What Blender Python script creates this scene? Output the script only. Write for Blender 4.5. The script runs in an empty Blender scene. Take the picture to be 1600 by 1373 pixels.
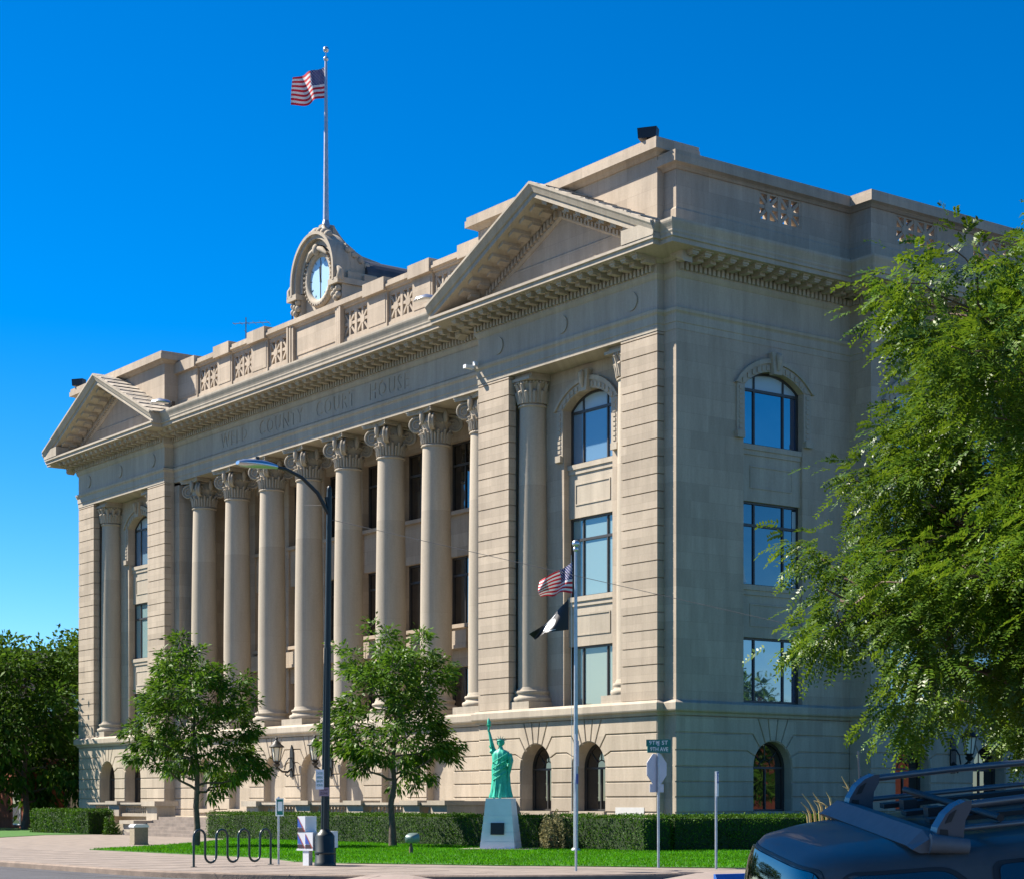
import bpy, bmesh, math, random
import numpy as np
from mathutils import Vector, Matrix
random.seed(7); rng = np.random.default_rng(7)
S = bpy.context.scene; COL = S.collection
R_ = math.radians
# ------------------------------------------------------------------ camera, sky, sun
ANG = R_(36.4)
FW = Vector((-math.cos(ANG), math.sin(ANG), 0)); RT = Vector((math.sin(ANG), math.cos(ANG), 0))
CAM = Vector((51.63, -44.56, 1.6))
cam = bpy.data.cameras.new('camera'); co = bpy.data.objects.new('camera', cam); COL.objects.link(co)
co.location = CAM
co.rotation_euler = FW.to_track_quat('-Z', 'Y').to_euler()
cam.sensor_width = 36; cam.lens = 2951 / 1600 * 36; cam.shift_y = (1253 - 686.5) / 1600
cam.clip_end = 3000; cam.clip_start = 0.3
S.camera = co
SUN_EL, SUN_AZ = R_(45.2), (-0.83, -0.56)
W = bpy.data.worlds.new('World'); S.world = W; W.use_nodes = True
wn = W.node_tree.nodes; wl = W.node_tree.links
bg = wn['Background']; sky = wn.new('ShaderNodeTexSky'); sky.sky_type = 'NISHITA'; sky.sun_disc = False
sky.sun_elevation = SUN_EL; sky.sun_rotation = math.atan2(SUN_AZ[0], SUN_AZ[1])
sky.altitude = 1400; sky.air_density = 1.0; sky.dust_density = 0.05; sky.ozone_density = 5.0
hs = wn.new('ShaderNodeHueSaturation'); hs.inputs['Saturation'].default_value = 1.30; hs.inputs['Hue'].default_value = 0.5
gm_ = wn.new('ShaderNodeGamma'); gm_.inputs[1].default_value = 1.2
wl.new(sky.outputs[0], gm_.inputs[0]); wl.new(gm_.outputs[0], hs.inputs['Color']); wl.new(hs.outputs[0], bg.inputs['Color'])
bg.inputs['Strength'].default_value = 0.046
sl = bpy.data.lights.new('sun', 'SUN'); sl.energy = 4.6; sl.angle = R_(0.53); sl.color = (1, 0.92, 0.80)
so = bpy.data.objects.new('sun', sl); COL.objects.link(so)
sd = Vector((SUN_AZ[0], SUN_AZ[1], math.tan(SUN_EL) * math.hypot(*SUN_AZ)))
so.rotation_euler = sd.to_track_quat('Z', 'Y').to_euler(); so.location = (-30, -30, 60)
S.view_settings.view_transform = 'Standard'; S.view_settings.look = 'None'; S.view_settings.gamma = 1
S.view_settings.exposure = 1.42

# ------------------------------------------------------------------ materials
def mat(name, col, rough=0.7, metal=0.0, spec=0.5, var=0.0, vscale=2.0, bump=0.0, bscale=30.0, stretch=None, col2=None, coat=0):
    m = bpy.data.materials.new(name); m.use_nodes = True
    n = m.node_tree.nodes; l = m.node_tree.links; p = n['Principled BSDF']
    p.inputs['Base Color'].default_value = (*col, 1); p.inputs['Roughness'].default_value = rough
    p.inputs['Metallic'].default_value = metal; p.inputs['Specular IOR Level'].default_value = spec
    p.inputs['Coat Weight'].default_value = coat
    if var or bump:
        tc = n.new('ShaderNodeTexCoord'); mp = n.new('ShaderNodeMapping'); l.new(tc.outputs['Object'], mp.inputs['Vector'])
        if stretch: mp.inputs['Scale'].default_value = stretch
    if var:
        t = n.new('ShaderNodeTexNoise'); t.inputs['Scale'].default_value = vscale; t.inputs['Detail'].default_value = 8; t.inputs['Roughness'].default_value = 0.65
        l.new(mp.outputs[0], t.inputs['Vector'])
        cr = n.new('ShaderNodeValToRGB'); cr.color_ramp.elements[0].position = 0.3; cr.color_ramp.elements[1].position = 0.7
        a = [max(0, c * (1 - var)) for c in col]; b = [min(1, c * (1 + var)) for c in (col2 or col)]
        cr.color_ramp.elements[0].color = (*a, 1); cr.color_ramp.elements[1].color = (*b, 1)
        l.new(t.outputs['Fac'], cr.inputs['Fac']); l.new(cr.outputs[0], p.inputs['Base Color'])
    if bump:
        t2 = n.new('ShaderNodeTexNoise'); t2.inputs['Scale'].default_value = bscale; t2.inputs['Detail'].default_value = 5
        l.new(mp.outputs[0], t2.inputs['Vector'])
        bp = n.new('ShaderNodeBump'); bp.inputs['Strength'].default_value = bump; bp.inputs['Distance'].default_value = 0.02
        l.new(t2.outputs['Fac'], bp.inputs['Height']); l.new(bp.outputs[0], p.inputs['Normal'])
    return m

def stone(name, col, bw=1.1, bh=0.6245, joint=0.012, jdark=0.72, stain=0.35):
    """ashlar: faint joints, block-to-block tone, rain streaks"""
    m = bpy.data.materials.new(name); m.use_nodes = True
    n = m.node_tree.nodes; l = m.node_tree.links; p = n['Principled BSDF']; p.inputs['Roughness'].default_value = 0.85
    p.inputs['Specular IOR Level'].default_value = 0.2
    g = n.new('ShaderNodeTexCoord'); sp = n.new('ShaderNodeSeparateXYZ'); l.new(g.outputs['Object'], sp.inputs[0])
    ad = n.new('ShaderNodeMath'); l.new(sp.outputs[0], ad.inputs[0]); l.new(sp.outputs[1], ad.inputs[1])
    cb = n.new('ShaderNodeCombineXYZ'); l.new(ad.outputs[0], cb.inputs[0]); l.new(sp.outputs[2], cb.inputs[1])
    br = n.new('ShaderNodeTexBrick'); l.new(cb.outputs[0], br.inputs['Vector'])
    br.inputs['Scale'].default_value = 1; br.inputs['Brick Width'].default_value = bw; br.inputs['Row Height'].default_value = bh
    br.inputs['Mortar Size'].default_value = joint; br.inputs['Mortar Smooth'].default_value = 0.3; br.inputs['Bias'].default_value = 0
    c = Vector(col)
    br.inputs['Color1'].default_value = (*(c * 0.875), 1); br.inputs['Color2'].default_value = (*(c * 1.07), 1)
    br.inputs['Mortar'].default_value = (*(c * jdark), 1)
    # streaks
    mp = n.new('ShaderNodeMapping'); mp.inputs['Scale'].default_value = (1.6, 0.22, 1); l.new(cb.outputs[0], mp.inputs[0])
    t = n.new('ShaderNodeTexNoise'); t.inputs['Scale'].default_value = 1.4; t.inputs['Detail'].default_value = 9; t.inputs['Roughness'].default_value = 0.7
    l.new(mp.outputs[0], t.inputs['Vector'])
    cr = n.new('ShaderNodeValToRGB'); cr.color_ramp.elements[0].position = 0.28; cr.color_ramp.elements[1].position = 0.62
    cr.color_ramp.elements[0].color = (1 - stain, 1 - stain * 1.02, 1 - stain * 1.04, 1); cr.color_ramp.elements[1].color = (1.03, 1.03, 1.03, 1)
    l.new(t.outputs['Fac'], cr.inputs[0])
    t3 = n.new('ShaderNodeTexNoise'); t3.inputs['Scale'].default_value = 14; t3.inputs['Detail'].default_value = 6; l.new(g.outputs['Object'], t3.inputs['Vector'])
    cr3 = n.new('ShaderNodeValToRGB'); cr3.color_ramp.elements[0].color = (0.86, 0.85, 0.84, 1); cr3.color_ramp.elements[1].color = (1.1, 1.1, 1.1, 1)
    l.new(t3.outputs['Fac'], cr3.inputs[0])
    mx = n.new('ShaderNodeMixRGB'); mx.blend_type = 'MULTIPLY'; mx.inputs[0].default_value = 1
    l.new(br.outputs['Color'], mx.inputs[1]); l.new(cr.outputs[0], mx.inputs[2])
    mx2 = n.new('ShaderNodeMixRGB'); mx2.blend_type = 'MULTIPLY'; mx2.inputs[0].default_value = 1
    l.new(mx.outputs[0], mx2.inputs[1]); l.new(cr3.outputs[0], mx2.inputs[2])
    l.new(mx2.outputs[0], p.inputs['Base Color'])
    bp = n.new('ShaderNodeBump'); bp.inputs['Strength'].default_value = 0.25; bp.inputs['Distance'].default_value = 0.01
    l.new(t3.outputs['Fac'], bp.inputs['Height']); l.new(bp.outputs[0], p.inputs['Normal'])
    return m

def glass(name, col, rough=0.02, spec=1.0, ior=1.8, wob=0.04):
    m = mat(name, col, rough, spec=spec); n = m.node_tree.nodes; l = m.node_tree.links; p = n['Principled BSDF']
    p.inputs['IOR'].default_value = ior
    tc = n.new('ShaderNodeTexCoord'); t = n.new('ShaderNodeTexNoise'); t.inputs['Scale'].default_value = 0.9
    l.new(tc.outputs['Object'], t.inputs['Vector']); bp = n.new('ShaderNodeBump'); bp.inputs['Strength'].default_value = wob
    bp.inputs['Distance'].default_value = 0.1; l.new(t.outputs['Fac'], bp.inputs['Height']); l.new(bp.outputs[0], p.inputs['Normal'])
    return m

def leafmat(name, c1, c2, trans=0.35, rough=0.4, spec=0.5):
    m = bpy.data.materials.new(name); m.use_nodes = True
    n = m.node_tree.nodes; l = m.node_tree.links; p = n['Principled BSDF']; out = n['Material Output']
    ge = n.new('ShaderNodeNewGeometry'); cr = n.new('ShaderNodeValToRGB')
    cr.color_ramp.elements[0].color = (*c1, 1); cr.color_ramp.elements[1].color = (*c2, 1)
    l.new(ge.outputs['Random Per Island'], cr.inputs[0]); l.new(cr.outputs[0], p.inputs['Base Color'])
    p.inputs['Roughness'].default_value = rough; p.inputs['Specular IOR Level'].default_value = spec
    tco = n.new('ShaderNodeTexCoord'); tn = n.new('ShaderNodeTexNoise'); tn.inputs['Scale'].default_value = .7; tn.inputs['Detail'].default_value = 4
    l.new(tco.outputs['Object'], tn.inputs['Vector']); mr = n.new('ShaderNodeMapRange'); mr.inputs[1].default_value = .3; mr.inputs[2].default_value = .7; mr.inputs[3].default_value = .68; mr.inputs[4].default_value = 1.25
    l.new(tn.outputs['Fac'], mr.inputs[0]); hv = n.new('ShaderNodeHueSaturation'); l.new(mr.outputs[0], hv.inputs['Value']); l.new(cr.outputs[0], hv.inputs['Color']); cr = hv; l.new(hv.outputs[0], p.inputs['Base Color'])
    tr = n.new('ShaderNodeBsdfTranslucent'); hs2 = n.new('ShaderNodeHueSaturation'); hs2.inputs['Value'].default_value = 1.5; hs2.inputs['Hue'].default_value = 0.48
    l.new(cr.outputs[0], hs2.inputs['Color']); l.new(hs2.outputs[0], tr.inputs['Color'])
    mx = n.new('ShaderNodeMixShader'); mx.inputs[0].default_value = trans
    l.new(p.outputs[0], mx.inputs[1]); l.new(tr.outputs[0], mx.inputs[2]); l.new(mx.outputs[0], out.inputs['Surface'])
    return m

M = {}
M['stone'] = stone('sandstone', (0.42, 0.35, 0.272), bw=1.7, joint=0.007, jdark=.78, stain=.22)
M['stone_base'] = stone('base sandstone', (0.435, 0.372, 0.29), bw=1.4, bh=0.58, joint=0.005, jdark=.86, stain=.22)
M['trim'] = stone('carved sandstone trim', (0.425, 0.372, 0.298), bw=1.7, bh=9.0, joint=0.007, jdark=.84, stain=.22)
M['shaft'] = stone('column sandstone', (0.425, 0.37, 0.295), bw=40, bh=4.4, joint=0.006, stain=0.15)
M['reveal'] = stone('brown stone infill', (0.27, 0.20, 0.145), bw=1.4, bh=0.58, joint=0.008)
M['panel'] = mat('light grey cornerstone', (0.5, 0.5, 0.48), 0.6, var=0.06, vscale=3)
M['letter'] = mat('painted letter recess shade', (0.15, 0.13, 0.105), 0.9)  # dark tone paints shade into the carved letter recesses
M['blind'] = mat('pale roller blind', (0.34, 0.42, 0.46), 0.3)
M['tile'] = stone('pale stone roof tiles', (0.5, 0.45, 0.38), bw=0.8, bh=0.3, joint=0.03, jdark=0.3)
M['slate'] = mat('dark sheet roof', (0.06, 0.06, 0.065), 0.5, var=0.3)
M['frame'] = mat('dark bronze window frame', (0.035, 0.033, 0.032), 0.45)
M['glass_blue'] = glass('blue tinted glass', (0.012, 0.035, 0.09), ior=2.1)
M['glass_blind'] = glass('glass over drawn blinds', (0.20, 0.30, 0.30), rough=0.05, ior=1.6)
M['glass_navy'] = glass('dark blue window glass', (0.006, 0.018, 0.05), ior=1.75)
M['blind_green'] = glass('glass over green grey blinds', (0.25, 0.30, 0.24), rough=0.06, ior=1.5)
M['blind_blue'] = glass('glass over blue grey blinds', (0.13, 0.22, 0.30), rough=0.05, ior=1.6)
M['glass_dark'] = glass('dark window glass', (0.008, 0.009, 0.011), ior=1.7)
M['clock'] = mat('pale blue clock glass', (0.36, 0.54, 0.68), 0.15)
M['black'] = mat('black metal', (0.012, 0.012, 0.014), 0.45)
M['iron'] = mat('black wrought iron', (0.012, 0.013, 0.013), 0.5)
M['lampglass'] = mat('frosted lantern glass', (0.75, 0.72, 0.6), 0.3)
M['white'] = mat('white painted metal', (0.72, 0.73, 0.74), 0.45, var=0.05)
M['silver'] = mat('brushed aluminium', (0.55, 0.57, 0.6), 0.32, metal=0.9)
M['galv'] = mat('galvanised steel', (0.42, 0.44, 0.47), 0.45, metal=0.7, var=0.15, vscale=6)
M['greenpole'] = mat('dark green painted steel', (0.006, 0.014, 0.014), 0.45, var=0.2, vscale=5)
M['rackpaint'] = mat('dark green rack paint', (0.006, 0.026, 0.03), 0.35)
M['signgreen'] = mat('green sign sheeting', (0.0, 0.14, 0.11), 0.4)
M['signwhite'] = mat('white sign sheeting', (0.78, 0.8, 0.8), 0.4)
M['signteal'] = mat('teal sign lettering', (0.02, 0.25, 0.22), 0.4)
M['signbrown'] = mat('faded mauve sign', (0.28, 0.2, 0.24), 0.5)
M['signblue'] = mat('blue sign sheeting', (0.01, 0.07, 0.32), 0.4)
M['signback'] = mat('bare aluminium sign back', (0.5, 0.5, 0.55), 0.5, var=0.08)
M['patina'] = mat('green painted statue', (0.03, 0.42, 0.29), 0.55, var=0.22, vscale=7)
M['plinth'] = mat('white painted plinth', (0.7, 0.71, 0.73), 0.5, var=0.08, vscale=2)
M['bronze'] = mat('dark bronze plaque', (0.03, 0.022, 0.018), 0.35, metal=0.4, var=0.3, vscale=20)
M['asphalt'] = mat('asphalt', (0.055, 0.055, 0.062), 0.9, var=0.25, vscale=1.2, bump=0.5, bscale=60)
M['concrete'] = mat('pinkish concrete', (0.205, 0.168, 0.14), 0.9, var=0.3, vscale=1.6, bump=0.3, bscale=40)
M['kerb'] = mat('worn kerb concrete', (0.2, 0.15, 0.115), 0.9, var=0.3, vscale=2.5, bump=0.4, bscale=25)
M['rampgrey'] = mat('pale ramp concrete', (0.26, 0.21, 0.18), 0.9, var=0.12, vscale=2)
M['paintwhite'] = mat('white road paint', (0.75, 0.75, 0.75), 0.7, var=0.12, vscale=4)
M['paintblue'] = mat('blue road paint', (0.02, 0.12, 0.42), 0.7, var=0.15, vscale=4)
M['lawn'] = mat('lawn soil', (0.03, 0.12, 0.003), 0.95, var=0.4, vscale=3)
M['grass'] = leafmat('grass blades', (0.022, 0.15, 0.001), (0.06, 0.27, 0.003), 0.35, 0.7, 0.1)
M['hedge'] = leafmat('clipped hedge leaves', (0.022, 0.075, 0.003), (0.06, 0.155, 0.006), 0.2, 0.6, 0.15)
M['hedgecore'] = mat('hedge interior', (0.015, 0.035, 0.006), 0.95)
M['leaf_mid'] = leafmat('locust leaves', (0.028, 0.088, 0.006), (0.085, 0.185, 0.012), 0.3, 0.5, 0.2)
M['leaf_near'] = leafmat('glossy locust leaflets', (0.036, 0.098, 0.005), (0.115, 0.20, 0.012), 0.30, 0.43, 0.32)
M['leaf_far'] = leafmat('dark street tree leaves', (0.018, 0.06, 0.005), (0.065, 0.14, 0.012), 0.3, 0.6, 0.1)
M['leaf_dry'] = leafmat('dusty shrub leaves', (0.10, 0.11, 0.045), (0.22, 0.2, 0.09), 0.2, 0.6, 0.2)
M['bark'] = mat('grey brown bark', (0.10, 0.075, 0.055), 0.9, var=0.4, vscale=6, bump=0.6, bscale=20)
M['barkred'] = mat('reddish bark', (0.13, 0.085, 0.06), 0.8, var=0.4, vscale=8)
M['carpaint'] = mat('dark blue grey car paint', (0.07, 0.062, 0.054), 0.48, metal=0.0, coat=0.2, var=0.2, vscale=5)
M['carplastic'] = mat('grey textured plastic', (0.12, 0.12, 0.125), 0.6, var=0.12, vscale=14)
M['carblack'] = mat('black rubber trim', (0.012, 0.012, 0.013), 0.6)
M['carrail'] = mat('grey rack tube', (0.16, 0.165, 0.17), 0.35, metal=0.5)
M['cartower'] = mat('blue grey rack tower', (0.06, 0.068, 0.085), 0.4, metal=0.1, coat=0.3)
M['carglass'] = glass('tinted car glass', (0.01, 0.012, 0.01), ior=1.6, wob=0.02)
M['tyre'] = mat('tyre rubber', (0.015, 0.015, 0.015), 0.85)
M['straw'] = mat('dry straw', (0.55, 0.40, 0.15), 0.8)
M['brick'] = stone('red brick wall', (0.2, 0.06, 0.035), bw=0.24, bh=0.08, joint=0.008, jdark=1.2)
M['tan'] = stone('tan stucco wall', (0.34, 0.26, 0.2), bw=3, bh=3, joint=0.006)
M['bin'] = mat('exposed aggregate concrete', (0.26, 0.22, 0.15), 0.9, var=0.3, vscale=25)
M['floodgreen'] = mat('grey green floodlight housing', (0.16, 0.22, 0.2), 0.4, metal=0.4)
M['wire'] = mat('grey cable', (0.12, 0.12, 0.12), 0.6)
M['printblue'] = mat('printed blue panel', (0.04, 0.10, 0.42), 0.5)
M['printred'] = mat('printed red stripe', (0.55, 0.09, 0.03), 0.5)
M['printdark'] = mat('printed dark panel', (0.06, 0.035, 0.04), 0.5)

# ------------------------------------------------------------------ builders
class MB:
    def __init__(s, T=None): s.v = []; s.f = []; s.sm = []; s.T = T
    def add(s, vs, fs, smooth=False):
        b = len(s.v); T = s.T
        s.v += [T(*p) for p in vs] if T else [tuple(p) for p in vs]
        for f in fs: s.f.append([i + b for i in f]); s.sm.append(smooth)
    def box(s, x0, x1, y0, y1, z0, z1):
        s.add([(x0,y0,z0),(x1,y0,z0),(x1,y1,z0),(x0,y1,z0),(x0,y0,z1),(x1,y0,z1),(x1,y1,z1),(x0,y1,z1)],
              [(0,3,2,1),(4,5,6,7),(0,1,5,4),(1,2,6,5),(2,3,7,6),(3,0,4,7)])
    def cham(s, x0, x1, z0, z1, n0, n1, c):
        """block: face at n1 inset by c, in (x,n,z)"""
        s.add([(x0,n0,z0),(x1,n0,z0),(x1,n0,z1),(x0,n0,z1),(x0+c,n1,z0+c),(x1-c,n1,z0+c),(x1-c,n1,z1-c),(x0+c,n1,z1-c)],
              [(0,1,2,3),(4,7,6,5),(0,4,5,1),(1,5,6,2),(2,6,7,3),(3,7,4,0)])
    def prism(s, poly, a0, a1, axis='n', smooth=False):
        k = len(poly)
        if axis == 'n': A = [(u, a0, z) for u, z in poly]; B = [(u, a1, z) for u, z in poly]
        elif axis == 'u': A = [(a0, u, z) for u, z in poly]; B = [(a1, u, z) for u, z in poly]
        else: A = [(u, z, a0) for u, z in poly]; B = [(u, z, a1) for u, z in poly]
        s.add(A + B, [list(range(k))[::-1], list(range(k, 2 * k))] + [(i, (i+1) % k, k + (i+1) % k, k + i) for i in range(k)], smooth)
    def lathe(s, prof, c=(0,0,0), seg=32, smooth=True, a0=0, a1=2*math.pi, sx=1, sy=1):
        vs = []; fs = []; full = abs(a1 - a0 - 2*math.pi) < 1e-6; m = seg if full else seg + 1
        for r, z in prof:
            for i in range(m):
                a = a0 + (a1 - a0) * i / seg
                vs.append((c[0] + r*math.cos(a)*sx, c[1] + r*math.sin(a)*sy, c[2] + z))
        for j in range(len(prof) - 1):
            for i in range(seg):
                k = (i + 1) % m
                fs.append((j*m+i, j*m+k, (j+1)*m+k, (j+1)*m+i))
        s.add(vs, fs, smooth)
    def tube(s, pts, rad, seg=8, smooth=True, caps=True):
        pts = [Vector(p) for p in pts]; n = len(pts)
        if not hasattr(rad, '__len__'): rad = [rad] * n
        vs = []; fs = []; up = Vector((0, 0, 1))
        t0 = (pts[1] - pts[0]).normalized()
        if abs(t0.z) > 0.95: up = Vector((1, 0, 0))
        x = t0.cross(up).normalized()
        for i, p in enumerate(pts):
            t = (pts[min(i+1, n-1)] - pts[max(i-1, 0)]).normalized()
            x = (x - t * x.dot(t)).normalized(); y = t.cross(x)
            for k in range(seg):
                a = 2*math.pi*k/seg; vs.append(tuple(p + (x*math.cos(a) + y*math.sin(a)) * rad[i]))
        for i in range(n - 1):
            for k in range(seg): fs.append((i*seg+k, i*seg+(k+1)%seg, (i+1)*seg+(k+1)%seg, (i+1)*seg+k))
        if caps: fs.append(list(range(seg))[::-1]); fs.append([(n-1)*seg+k for k in range(seg)])
        s.add(vs, fs, smooth)
    def ball(s, c, r, seg=14, rings=9, rot=None):
        if not hasattr(r, '__len__'): r = (r, r, r)
        vs = []; fs = []
        for j in range(rings + 1):
            ph = math.pi*j/rings
            for i in range(seg):
                a = 2*math.pi*i/seg; q = Vector((r[0]*math.sin(ph)*math.cos(a), r[1]*math.sin(ph)*math.sin(a), -r[2]*math.cos(ph)))
                if rot: q = rot @ q
                vs.append(tuple(Vector(c) + q))
        for j in range(rings):
            for i in range(seg): fs.append((j*seg+i, j*seg+(i+1)%seg, (j+1)*seg+(i+1)%seg, (j+1)*seg+i))
        s.add(vs, fs, True)
    def loft(s, rings, smooth=True, caps=True, closed=True):
        k = len(rings[0]); vs = [p for r in rings for p in r]; fs = []
        for j in range(len(rings) - 1):
            for i in range(k if closed else k - 1): fs.append((j*k+i, j*k+(i+1)%k, (j+1)*k+(i+1)%k, (j+1)*k+i))
        if caps: fs.append(list(range(k))[::-1]); fs.append([(len(rings)-1)*k+i for i in range(k)])
        s.add(vs, fs, smooth)
    def sweep(s, prof, path, smooth=False):
        """prof: (n,z) outward offset + height; path: plan points, outward = right of travel"""
        P = [Vector(p) for p in path]; N = []
        for i in range(len(P) - 1):
            d = (P[i+1] - P[i]).normalized(); N.append(Vector((d.y, -d.x)))
        mit = []
        for i in range(len(P)):
            if i == 0: mit.append(N[0])
            elif i == len(P) - 1: mit.append(N[-1])
            else:
                a, b = N[i-1], N[i]; mit.append((a + b) / (1 + a.dot(b)))
        rings = [[(P[i].x + mit[i].x*n, P[i].y + mit[i].y*n, z) for n, z in prof] for i in range(len(P))]
        s.loft(rings, smooth, True, True)
    def build(s, name, m, parent=None, local=False, auto=None):
        me = bpy.data.meshes.new(name)
        me.from_pydata(s.v, [], s.f)
        bm = bmesh.new(); bm.from_mesh(me)
        bmesh.ops.remove_doubles(bm, verts=bm.verts, dist=1e-5)
        bmesh.ops.recalc_face_normals(bm, faces=bm.faces); bm.to_mesh(me); bm.free()
        if len(me.polygons) == len(s.sm): me.polygons.foreach_set('use_smooth', s.sm)
        elif any(s.sm): me.polygons.foreach_set('use_smooth', [True]*len(me.polygons)); me.set_sharp_from_angle(angle=R_(40))
        if any(s.sm) and len(me.polygons) == len(s.sm): me.set_sharp_from_angle(angle=R_(50))
        me.materials.append(m if not isinstance(m, str) else M[m])
        return link(name, me, parent, local)

def link(name, me, parent=None, local=False):
    o = bpy.data.objects.new(name, me); COL.objects.link(o)
    if parent:
        o.parent = parent
        if not local and parent.get('_base'): o.matrix_parent_inverse = Matrix.Translation(-Vector(parent['_base']))
    return o
def tag(o, label, cat, group=None):
    o['label'] = label; o['category'] = cat
    if group: o['group'] = group
    return o
def thing(name, label, cat, loc=(0,0,0), group=None, local=False):
    o = bpy.data.objects.new(name, None); COL.objects.link(o); o.location = loc; o.empty_display_size = 0.3
    if not local: o['_base'] = tuple(loc)
    return tag(o, label, cat, group)
def structure(o): o['kind'] = 'structure'; return o
def copy_tree(o, parent=None):
    c = o.copy(); COL.objects.link(c)
    if parent: c.parent = parent
    for ch in list(o.children): copy_tree(ch, c)
    return c
def offpoly(poly, d):
    """shrink CCW polygon by d (mitred)"""
    n = len(poly); out = []
    for i in range(n):
        p0 = Vector(poly[i-1]); p1 = Vector(poly[i]); p2 = Vector(poly[(i+1) % n])
        a = (p1-p0).normalized(); b = (p2-p1).normalized()
        na = Vector((-a.y, a.x)); nb = Vector((-b.y, b.x)); k = 1 + na.dot(nb)
        m = (na+nb)/max(k, 0.35); out.append(tuple(p1 + m*d))
    return out
def text_mesh(txt, size, extrude=0.004, spacing=1.0, resolution=2, offset=0.0):
    cu = bpy.data.curves.new('lettering', 'FONT'); cu.body = txt; cu.size = size; cu.extrude = extrude; cu.offset = offset; cu.space_character = spacing
    cu.align_x = 'CENTER'; cu.align_y = 'CENTER'; cu.resolution_u = resolution
    t = bpy.data.objects.new('lettering', cu); COL.objects.link(t); bpy.context.view_layer.update()
    me = bpy.data.meshes.new_from_object(t.evaluated_get(bpy.context.evaluated_depsgraph_get()))
    bpy.data.objects.remove(t); bpy.data.curves.remove(cu)
    return me
def fast_mesh(name, V, F, m, uv=None):
    """V (n,3), F (m,k) numpy"""
    me = bpy.data.meshes.new(name); k = F.shape[1]
    me.vertices.add(len(V)); me.vertices.foreach_set('co', V.astype(np.float32).ravel())
    me.loops.add(F.size); me.loops.foreach_set('vertex_index', F.astype(np.int32).ravel())
    me.polygons.add(len(F)); me.polygons.foreach_set('loop_start', np.arange(0, F.size, k, dtype=np.int32))
    me.update(calc_edges=True); me.validate(); me.materials.append(M[m]); return me
def front(y0=0.0): return lambda u, n, z: (u, y0 - n, z)
def side(x0): return lambda u, n, z: (x0 + n, u, z)

# ------------------------------------------------------------------ ground
def arc(cx, cy, r, a0, a1, n=24): return [(cx + r*math.cos(R_(a0+(a1-a0)*i/n)), cy + r*math.sin(R_(a0+(a1-a0)*i/n))) for i in range(n+1)]
g = MB(); g.add([(-1500,-1500,-.15),(1500,-1500,-.15),(1500,1500,-.15),(-1500,1500,-.15)], [(0,1,2,3)]); structure(g.build('road', 'asphalt'))
CX, CY, CR = 9.5, -15.0, 10.3
def block(r, z0, z1, name, m):
    pl = [(-300, CY-r)] + arc(CX, CY, r, -90, 0) + [(CX+r, 260), (-300, 260)]
    b = MB(); b.prism(pl, z0, z1, 'z'); return structure(b.build(name, m))
block(CR - .18, -.3, 0.0, 'pavement', 'concrete')
kb = MB()
kp = [(-300, CY-CR)] + arc(CX, CY, CR, -90, 0) + [(CX+CR, 260)]
kb.sweep([(-.18,-.3),(0,-.3),(0,-.02),(-.03,.012),(-.18,.012)], kp); structure(kb.build('kerb', 'kerb'))
gt = MB(); gt.sweep([(.004,-.3),(.55,-.3),(.55,-.144),(.004,-.135)], kp); structure(gt.build('gutter', 'asphalt'))
# kerb ramps at the corner
def ramp(a0, a1, m='rampgrey', name='kerb_ramp'):
    n = 10; rings = []
    for i in range(n+1):
        a = R_(a0 + (a1-a0)*i/n); t = min(1, 3*min(i, n-i)/n)
        c, s_ = math.cos(a), math.sin(a); h = -.14 + (.16 if t > 0 else 0)*t
        w = .02 + .95*t
        rings.append([(CX+(CR-.1)*c, CY+(CR-.1)*s_, -.2), (CX+(CR+w)*c, CY+(CR+w)*s_, -.2), (CX+(CR+w)*c, CY+(CR+w)*s_, -.139), (CX+(CR+.012)*c, CY+(CR+.012)*s_, h), (CX+(CR-.1)*c, CY+(CR-.1)*s_, h)])
    b = MB(); b.loft(rings, False); structure(b.build(name, m))
ramp(-52, -37); ramp(-12, 12); 
bb = MB()
bb.sweep([(.0,-.13),(.0,.016),(.06,.016),(.14,-.13)], arc(CX, CY, CR+.9, -6, 9, 8)); structure(bb.build('blue_kerb_paint', 'paintblue'))
wl_ = MB(); wl_.sweep([(1.5,-.15),(1.72,-.15),(1.72,-.143),(1.5,-.143)], arc(CX, CY, CR, -34, 2, 14)); structure(wl_.build('white_road_line', 'paintwhite'))
# expansion joints in the pavement are in the sheet: thin saw cuts
jt = MB()
for i in range(-20, 12): jt.box(-3+i*1.8-.008, -3+i*1.8+.008, -25.05, -19.4, .001, .004)
structure(jt.build('pavement_joints', mat('saw cut joint', (0.16,0.13,0.11), 0.95)))
LAWN = [(-8.2,-18.19),(-2,-18.1),(3.8,-18.0),(7.2,-19.1),(9.3,-18.7),(11.08,-17.54),(13,-16.6),(14.57,-15.26),(16.5,-14.0),(18.23,-12.61),(18.9,-10.5),(19,60),(1.0,60),(1.0,-3),(-24.5,-3),(-24.3,-4.6),(-20.0,-6.9),(-15.5,-10.5),(-11.5,-14.3)]
LAWN2 = [(-24,-18.2),(-30,-13.5),(-36.5,-8),(-37,-3),(-52,-2),(-52,25),(-140,25),(-140,-18.2)]
for pl in (LAWN, LAWN2):
    b = MB(); b.prism(pl, -.05, .02, 'z'); structure(b.build('lawn', 'lawn'))
b = MB(); b.prism([(28,-62),(120,-62),(120,-42.6),(28,-42.6)], -.3, 0, 'z'); structure(b.build('pavement', 'concrete'))
tb = CAM + FW*16.4 + RT*5.52
b = MB(); b.prism([(tb.x+1.25*math.cos(k*math.pi/16), tb.y+1.25*math.sin(k*math.pi/16)) for k in range(32)], -.3, .005, 'z'); structure(b.build('tree_island', 'kerb'))
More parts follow.
